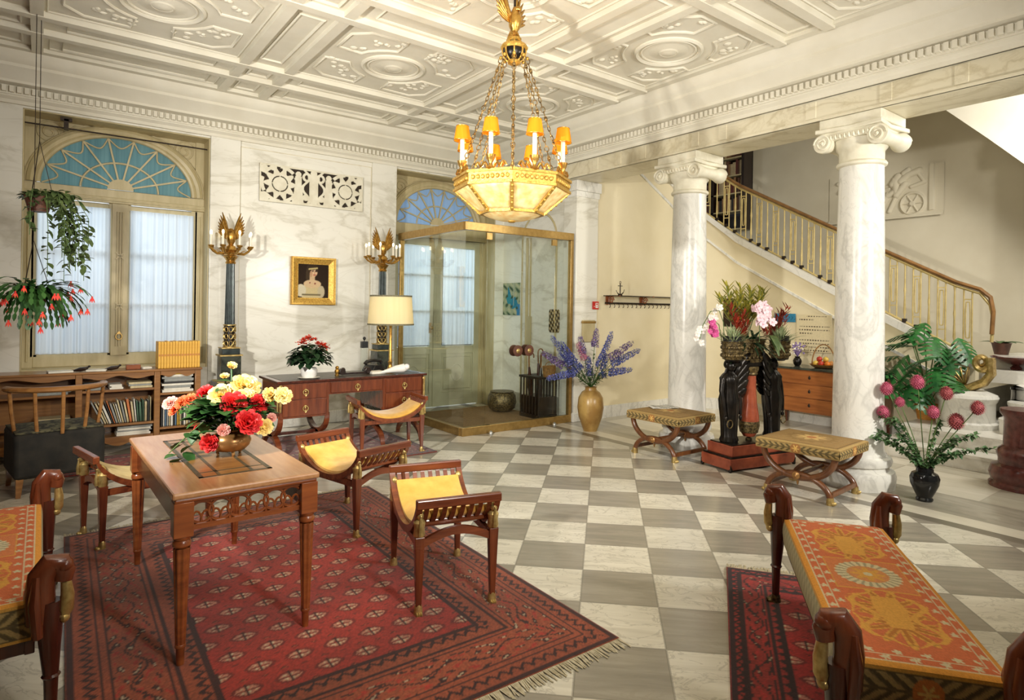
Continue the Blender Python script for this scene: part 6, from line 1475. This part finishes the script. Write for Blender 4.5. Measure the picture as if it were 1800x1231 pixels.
# ---- bronze plant stand
E1 = math.radians(-11.5)
ps = thing('plant_stand', 'black bronze plant stand with winged herm supports on a red marble plinth', 'plant stand', (5.66, 3.58, 0), E1)
mb = MB(); mb.box(-.44, .44, -.20, .20, .02, .125); mb.box(-.39, .39, -.17, .17, .14, .24); mb.build('marble_plinth', M['redmar'], ps, bev=.006, smooth=0)
mb = MB(); mb.box(-.42, .42, -.19, .19, .122, .142); mb.box(-.37, .37, -.15, .15, .238, .25)
for sx in (-1, 1):
    for sy in (-1, 1): mb.ell((sx*.43, sy*.19, .015), (.02, .02, .02)); mb.prism([(0, 0), (.03, 0), (0, .05)], lambda a, b, d: (sx*(.44-a), sy*.2+d, .02+b), -.005, .005)
mb.build('bronze_edging', M['bronze'], ps, smooth=30)
for sx in (-1, 1):
    x = -.27 if sx < 0 else .32; f = MB(); prof = [(.085, 0), (.095, .02), (.08, .06), (.085, .2), (.10, .34), (.105, .42), (.082, .52), (.088, .58), (.098, .63), (.07, .67), (.032, .70), (.034, .73)]
    f.lathe(prof, (x, 0, .25), 40, .07, 9, 1., .9)
    f.ell((x, -.012, 1.0), (.046, .052, .058), 14, 10); f.ell((x, .018, 1.015), (.052, .045, .052), 12, 9); f.ell((x, -.063, .998), (.009, .012, .012), 8, 6); f.tube([(x-.04, -.005, .98), (x-.055, .0, .93)], .014, 6); f.tube([(x+.04, -.005, .98), (x+.055, .0, .93)], .014, 6)
    for s2 in (-1, 1): f.tube([(x+s2*.085, 0, .87), (x+s2*.112, -.01, .76), (x+s2*.108, -.035, .64), (x+s2*.098, -.05, .52)], [.032, .026, .021, .016], 10); f.ell((x+s2*.096, -.055, .49), (.016, .018, .03))
    body = f.build('herm_figure', M['bronze'], ps, smooth=60)
    w = MB()
    for s2 in (-1, 1):
        for i in range(5): w.leaf((x-sx*.04, s2*.035, .90-.05*i), (-sx*(.60+.03*i), s2*.10, .80-.10*i), .29-.035*i, .115, -.03, side=(.6*sx, .15, .8))
    w.build('wings', M['bronze'], body, solid=.012)
    q = MB(); q.tube([(x-sx*.02+.09*sx+.035*cos(TAU*i/16), -.085, .44+.04*sin(TAU*i/16)) for i in range(16)], .006, 6, True); q.build('wreath_ring', M['jard'], body)
    MB().lathe([(.05, 1.045), (.06, 1.055), (.085, 1.06), (.09, 1.075)], (x+sx*.02, -.07, 0), 20).build('bearer_cap', M['bronze'], body)
mb = MB(); mb.box(-.27, .32, -.05, .05, .995, 1.03); mb.build('cross_beam', M['bronze'], ps, smooth=0)
am_ = MB().lathe([(.055, .285), (.085, .33), (.10, .40), (.095, .5), (.075, .62), (.066, .75), (.062, .92)], n=28).build('marble_baluster', M['redmar'], ps)
mb = MB(); mb.lathe([(.03, .25), (.035, .262), (.016, .275), (.02, .29), (.058, .30), (.062, .31)], n=20); mb.build('bronze_collar', M['jard'], am_); MB().lathe([(.065, .90), (.08, .915), (.075, .93), (.09, .96), (.09, .99)], n=20).build('bronze_collar', M['jard'], am_); MB().lathe([(.088, .325), (.104, .395), (.10, .44)], n=24).build('bronze_band', M['jard'], am_)
def planter(nm, lab, lx, rx, ry, z0, h):
    p = Rz(E1) @ Vector((lx, .05 if lx == 0 else -.09, 0)); t = thing('bronze_planter', lab, 'planter', (5.66+p.x, 3.58+p.y, z0), E1, 'embossed planters on the plant stand')
    mb = MB(); q = [(.86, 0), (.9, .01), (.92, h*.5), (.97, h*.93), (1.06, h*.97), (1.06, h), (.95, h), (.9, h*.7), (.0, h*.7)]
    mb.lathe([(a, b) for a, b in q], n=40, sx=rx, sy=ry); mb.build('planter_body', M['jard'], t)
    mb = MB()
    for z in (.03, h*.45, h*.88):
        k = .93+.05*z/h; mb.tube([(rx*k*cos(TAU*i/36), ry*k*sin(TAU*i/36), z) for i in range(36)], .007, 6, True)
    for i in range(26):
        a = TAU*i/26
        for z in (h*.22, h*.66): mb.ell((rx*.93*cos(a), ry*.93*sin(a), z), (.016, .016, .02), 8, 5)
    mb.build('embossed_bands', M['jard'], t); return t
planter('c', 'large oval embossed bronze planter in the middle of the plant stand', 0, .235, .13, 1.031, .235)
planter('l', 'round embossed bronze planter on the left end of the plant stand', -.33, .105, .105, 1.076, .175)
planter('r', 'round embossed bronze planter on the right end of the plant stand', .32, .10, .10, 1.076, .175)
def loc(lx, ly, z): p = Rz(E1) @ Vector((lx, ly, 0)); return (5.66+p.x, 3.58+p.y, z)
def strapplant(nm, lab, lx, ly, z, n, L, w, mat_, el=(.5, 1.4), droop=.5, az=None, cat='potted plant', grp=None):
    t = thing(nm, lab, cat, loc(lx, ly, z), E1, grp); mb = MB()
    for i in range(n):
        a = R_.uniform(0, TAU) if az is None else R_.uniform(*az); e = R_.uniform(*el); mb.leaf((R_.uniform(-.04, .04), R_.uniform(-.04, .04), 0), (cos(a)*cos(e), sin(a)*cos(e), sin(e)), R_.uniform(.6, 1.)*L, w, droop, 6)
    mb.build('leaves', mat_, t, smooth=60); return t
for lx, nm in ((-.33, 'left'), (.32, 'right')):
    t = strapplant('spider_plant', 'striped spider plant in the %s round planter' % nm, lx, -.09, 1.20, 130, .36, .012, M['leafv'], (.6, 1.45), .32, None, 'potted plant', 'spider plants'); MB().lathe([(.085, 0), (.09, .10), (.08, .10), (.075, .06)], n=20).build('inner_pot', M['black'], t)
t = thing('croton', 'yellow-green croton rising at the back of the oval planter', 'potted plant', loc(-.06, .06, 1.2), E1); mb = MB(); ms = MB()
for i in range(11):
    bx_ = -.16+.034*i; tip = Vector((bx_*1.9, R_.uniform(-.05, .06), .42+.18*sin(1.1*i+.6)**2)); ms.tube([(bx_*.3, 0, 0), tip*.5, tip], .005, 5)
    for q in range(26):
        k = .45+.55*q/26; a = q*2.4; mb.leaf(tip*k, (cos(a)*.9, sin(a)*.7, .9), .13, .022, .1, 4)
mb.build('leaves', M['leafy'], t, smooth=0); ms.build('stems', M['stem'], t)
def red(lab, bx0, bx1, lean):
    t = thing('red_bromeliad', lab, 'potted plant', loc((bx0+bx1)/2, -.02, 1.2), E1, 'red bromeliads'); mb = MB()
    for i in range(10):
        x = (bx0-bx1)/2+(bx1-bx0)*i/9; tip = Vector((x*1.1+lean*R_.uniform(.5, 1.6), R_.uniform(-.1, .05), R_.uniform(.2, .42)))
        for q in range(18): k = .3+.7*q/18; a = q*2.4; mb.leaf(tip*k, (cos(a)*.9+lean*1.6, sin(a)*.6, .8), .10, .015, .05, 3)
    mb.build('leaves', M['leafr'], t, smooth=0)
red('red feathery bromeliad left of the pink orchid', -.22, -.04, -.10); red('red feathery bromeliad right of the pink orchid', .06, .26, .22)
strapplant('dark_foliage', 'dark green strap leaves at the rim of the oval planter', 0, 0, 1.22, 70, .34, .028, M['leafd'], (-.1, 1.2), .5)
strapplant('broad_leaf_plant', 'pair of broad olive leaves drooping over the oval planter', .10, -.12, 1.30, 4, .26, .07, M['leafo'], (-.2, .3), .8, (-2.1, -1.0))
def orchid(lab, pts, lx, ly, z, mat_, r, stempts, grp=None):
    t = thing('orchid', lab, 'orchid', loc(lx, ly, z), E1, grp); mb = MB(); ms = MB()
    for p in pts:
        p = Vector(p); ax = Vector((R_.uniform(-.5, .3), -1, R_.uniform(-.2, .3))).normalized(); u = ax.orthogonal().normalized(); v = ax.cross(u); a0 = R_.uniform(0, 1)
        for q in range(5): a = a0+TAU*q/5; out = u*cos(a)+v*sin(a); petal(mb, p, ax, out, r, r*.85, 1.15, .25)
        mb.ell(p+ax*r*.2, r*.2, 6, 5)
    ms.tube(stempts, .004, 6); mb.build('blossoms', mat_, t, smooth=180); ms.build('stem', M['stem'], t)
orchid('pale pink orchid cluster at the front centre of the plant stand', [(R_.gauss(0, .055), -.03+R_.gauss(0, .02), .26+R_.uniform(-.08, .13)) for _ in range(22)], .0, -.12, 1.24, M['orch'], .045, [(0, 0, 0), (0, 0, .15), (0, -.01, .3)])
wp = [(-.04-.03*i, -.02+R_.uniform(-.03, .03), .30-.03*i+R_.uniform(-.04, .06)) for i in range(7)]+[(-.26+R_.uniform(-.05, .03), R_.uniform(-.05, .03), .10-.045*i) for i in range(4)]+[(-.12+R_.uniform(-.06, .06), 0, .22+R_.uniform(-.05, .08)) for _ in range(4)]
orchid('white orchid spray arching left from the left planter', wp, -.40, 0, 1.27, M['orchw'], .036, [(.05, 0, -.03), (.04, 0, .16), (-.02, 0, .28), (-.14, -.01, .27), (-.24, -.02, .14), (-.28, -.02, .0)])
orchid('magenta orchid spray hanging left of the left spider plant', [(R_.gauss(0, .025), R_.gauss(0, .02), -.12*i/24+R_.gauss(0, .01)) for i in range(26)], -.53, -.03, 1.43, M['orchm'], .026, [(.14, .02, -.18), (.1, .02, -.02), (.02, 0, .02), (0, 0, -.1)])
# ---- chest top: flowers and fruit basket
sv = thing('posy_vase', 'small dark vase of flowers on the chest beside the fruit basket', 'vase', (8.13, 4.42, .811)); MB().lathe([(.03, 0), (.05, .03), (.058, .07), (.045, .10), (.03, .115), (.036, .13)], n=20).build('vase_body', M['bronze'], sv)
mb = MB(); m2 = MB()
for i in range(60): a = R_.uniform(0, TAU); r = R_.uniform(0, .1); p = Vector((r*cos(a), r*sin(a), .16+R_.uniform(0, .16))); (mb if i % 3 else m2).ell(p, R_.uniform(.008, .016), 6, 4)
for i in range(30): a = R_.uniform(0, TAU); mb.leaf((0, 0, .12), (cos(a)*.6, sin(a)*.6, 1), .14, .02, .2, 3)
mb.build('blossoms', M['dvio'], sv); m2.build('white_blossoms', M['orchw'], sv)
fb = thing('fruit_basket', 'flat wicker basket with tall hoop handle holding fruit on the chest', 'basket', (8.13, 4.06, .811)); MB().lathe([(.10, 0), (.13, .015), (.17, .045), (.175, .05), (.165, .05), (.12, .02)], n=30).build('basket_bowl', M['basket'], fb); mb = MB(); mb.tube(arcp((0, 0, .04), .155, 0, PI, 22, (0, 1, 0), ry=.27), .008, 6); mb.build('hoop_handle', M['basket'], fb)
FR = [('orange', (230, 130, 40)), ('yellow apple', (232, 196, 84)), ('red apple', (200, 64, 44)), ('peach', (236, 168, 96))]
fm = [pm('fruit_'+n.replace(' ', '_'), c, None, .45, 0, 12) for n, c in FR]
for i, (x, y, z, k) in enumerate(((-.06, -.08, .07, 0), (-.07, .0, .07, 2), (-.05, .08, .07, 1), (.03, -.09, .07, 3), (.04, 0, .07, 0), (.04, .09, .07, 3), (-.02, -.04, .125, 1), (-.02, .045, .125, 2))):
    mb = MB(); mb.ell((0, 0, 0), (.037, .037, .034), 14, 10); mb.cyl((0, 0, .03), (.003, 0, .045), .003, n=5); o = mb.build('fruit', fm[k]); o.location = (8.13+x, 4.06+y, .811+z-.008); tag(o, '%s in the hoop-handled basket, %s' % (FR[k][0], ('front right', 'front middle', 'front left', 'back right', 'back middle', 'back left', 'top right', 'top left')[i]), 'fruit', 'fruit in the basket')
# ---- hanging plants at the left edge
iv = thing('hanging_ivy', 'ivy trailing from a hanging pot before the arched window', 'hanging plant', (-.03, 6.72, 2.30)); MB().lathe([(.07, 0), (.10, .12), (.105, .13), (.09, .13), (.085, .08)], n=20).build('pot', M['terra'], iv); mb = MB()
for k in range(3): a = TAU*k/3; mb.cyl((.1*cos(a), .1*sin(a), .12), (0, 0, .6), .003, n=5)
mb.cyl((0, 0, .6), (0, 0, CZ-2.30), .003, n=5); mb.build('hanging_cord', M['iron'], iv); mb = MB(); ms = MB()
for k in range(15):
    a = R_.uniform(-1.9, .9); L = R_.uniform(.25, .72); e = Vector((cos(a)*R_.uniform(.1, .26), sin(a)*R_.uniform(.05, .2), -L)); s0 = Vector((.09*cos(a), .09*sin(a), .13)); pts = [s0, s0+Vector((e.x*.6, e.y*.6, .04)), s0+Vector((e.x, e.y, -L*.4)), s0+e]; ms.tube(pts, .003, 5)
    for q in range(int(L*40)+8):
        k2 = q/(L*40+8); i0 = min(2, int(k2*3)); p = Vector(pts[i0]).lerp(Vector(pts[i0+1]), k2*3-i0); mb.leaf(p, (R_.uniform(-1, 1), R_.uniform(-1, 1), R_.uniform(-.6, .4)), .065, .05, .35, 3)
for p in ((.30, -.22, -.20), (.22, -.2, -.33), (.30, -.26, -.36)): ms.tube([(.08, -.05, .1), (p[0]*.6, p[1]*.6, p[2]*.4+.06), p], .002, 4); [mb.leaf(Vector(p)+Vector((R_.uniform(-.05, .03), 0, R_.uniform(-.03, .03))), (R_.uniform(-1, 1), -.4, R_.uniform(-.5, .3)), .06, .045, .3, 3) for _ in range(4)]
for k in range(40): a = R_.uniform(0, TAU); mb.leaf((.07*cos(a), .07*sin(a), .13), (cos(a), sin(a), R_.uniform(-.2, .8)), .08, .05, .3, 3)
mb.build('leaves', M['leafo'], iv, smooth=60); ms.build('vines', M['stem'], iv)
xc = thing('christmas_cactus', 'hanging Christmas cactus with red blooms before the arched window', 'hanging plant', (-.06, 6.62, 1.50)); MB().lathe([(.08, 0), (.115, .14), (.12, .15), (.1, .15), (.095, .1)], n=20).build('pot', M['terra'], xc); mb = MB()
for k in range(3): a = TAU*k/3; mb.cyl((.115*cos(a), .115*sin(a), .14), (0, 0, .55), .003, n=5)
mb.cyl((0, 0, .55), (0, 0, CZ-1.5), .003, n=5); mb.build('hanging_cord', M['iron'], xc); mb = MB(); m2 = MB()
for k in range(120):
    a = R_.uniform(-2.6, .8); p = Vector((.10*cos(a), .10*sin(a), .15)); d = Vector((cos(a)*.6, sin(a)*.6, R_.uniform(-.6, .9))); n = R_.randint(3, 6)
    for q in range(n): d = (d+Vector((0, 0, -.30))).normalized(); mb.leaf(p, d, .065, .034, .05, 3); p = p+d*.06
    if k % 4 == 0:
        m2 = MB(); m2.ell(p, .008, 6, 4)
        for q in range(8): aa = TAU*q/8; m2.leaf(p, (cos(aa)*.5, sin(aa)*.5, -.9), .05, .016, .1, 2)
        m2.build('bloom', M['cactus'], xc, smooth=0)
mb.build('segments', M['leaf'], xc, smooth=60)

gp = thing('leafy_pot', 'brown pot with a few green leaves behind the gilded scroll', 'potted plant', (8.86, 2.62, .0)); gz = .90
MB().lathe([(.07, 0), (.10, .13), (.11, .14), (.09, .14), (.08, .1)], n=20).build('pot', M['terra'], gp); mb = MB()
for a in (-2.2, -1.6, -1., .4, 2.): mb.leaf((0, 0, .12), (cos(a), sin(a), .45), .24, .09, .3, 5)
mb.build('leaves', M['leaf'], gp, smooth=60)
gp.location = (9.22, 2.42, 1.066)
# ---------------------------------------------------------------- camera
F = 1094.; PXc, PYc = 928., 541.; roll = .015; HC = 1.55
A_ = math.radians(52); fwd = Vector((cos(A_), sin(A_), 0)); rgt = Vector((sin(A_), -cos(A_), 0)); upv = Vector((0, 0, 1))
rc = rgt*cos(roll)+upv*sin(roll); uc = upv*cos(roll)-rgt*sin(roll)
cam = bpy.data.cameras.new('camera'); co = bpy.data.objects.new('camera', cam); COL.objects.link(co)
m = Matrix((rc, uc, -fwd)).transposed().to_4x4(); m.translation = (0, 0, HC); co.matrix_world = m
cam.sensor_fit = 'HORIZONTAL'; cam.sensor_width = 36; cam.lens = 36*F/1800
cam.shift_x = -(PXc-900)/1800; cam.shift_y = (PYc-615.5)/1800; cam.clip_start = .05
SC.camera = co
# ---------------------------------------------------------------- lights
def area(name, loc, tgt, sx, sy, power, colr, spread=None):
    l = bpy.data.lights.new(name, 'AREA'); l.shape = 'RECTANGLE'; l.size = sx; l.size_y = sy; l.energy = power; l.color = colr
    if spread: l.spread = math.radians(spread)
    o = bpy.data.objects.new(name, l); COL.objects.link(o); o.location = loc
    o.rotation_euler = (Vector(tgt)-Vector(loc)).to_track_quat('-Z', 'Y').to_euler(); return o
def spot(name, loc, tgt, power, ang, colr, rad=.15, blend=.6):
    l = bpy.data.lights.new(name, 'SPOT'); l.energy = power; l.spot_size = math.radians(ang); l.spot_blend = blend; l.color = colr; l.shadow_soft_size = rad
    o = bpy.data.objects.new(name, l); COL.objects.link(o); o.location = loc
    o.rotation_euler = (Vector(tgt)-Vector(loc)).to_track_quat('-Z', 'Y').to_euler(); return o
WARM = (1., .96, .88)
spot('flash_left', (-1.05, 2.9, 2.15), (4.4, 6.7, 2.0), 840, 98, WARM, .09, .8)
spot('flash_right', (4.9, -.6, 2.3), (4.6, 5.4, 1.3), 450, 100, WARM, .14, .7)
spot('flash_camera', (1.5, -.7, 2.1), (1.75, 3.6, .6), 230, 62, WARM, .12, .8)
area('bounce_flash', (1.5, .9, 2.6), (2.0, 3.2, 4.), 1.4, 1.4, 140, WARM)
area('stairwell_light', (7.6, .9, 3.68), (9.6, 4.6, 1.9), .8, .8, 110, WARM)
area('daylight_window', (.68, 9.4, 2.2), (.68, 8.0, 1.7), 1.7, 2.4, 70, (.82, .91, 1.))
area('daylight_door', (4.74, 9.4, 2.2), (4.74, 8.0, 1.7), 1.7, 2.4, 80, (.80, .90, 1.))
for n_, p_, e_ in (('chandelier_glow', (CX, CY, 2.40), 12), ('added_shade_glow', (3.19, 6.66, 1.50), 1.2)):  # second one is an added glow lightening the unlit desk lamp's shade
    l = bpy.data.lights.new(n_, 'POINT'); l.energy = e_; l.color = (1., .78, .48); l.shadow_soft_size = .05; o = bpy.data.objects.new(n_, l); COL.objects.link(o); o.location = p_
w = bpy.data.worlds.new('world'); SC.world = w; w.use_nodes = True
bg = w.node_tree.nodes['Background']; bg.inputs[0].default_value = (1., .95, .86, 1); bg.inputs[1].default_value = .15
vs_ = SC.view_settings; vs_.view_transform = 'Standard'; vs_.look = 'None'; vs_.exposure = .0; vs_.gamma = 1.; vs_.use_curve_mapping = False
SC.cycles.max_bounces = 8; SC.cycles.transparent_max_bounces = 16; SC.cycles.use_denoising = True; SC.cycles.caustics_reflective = False; SC.cycles.caustics_refractive = False; SC.cycles.sample_clamp_indirect = 6
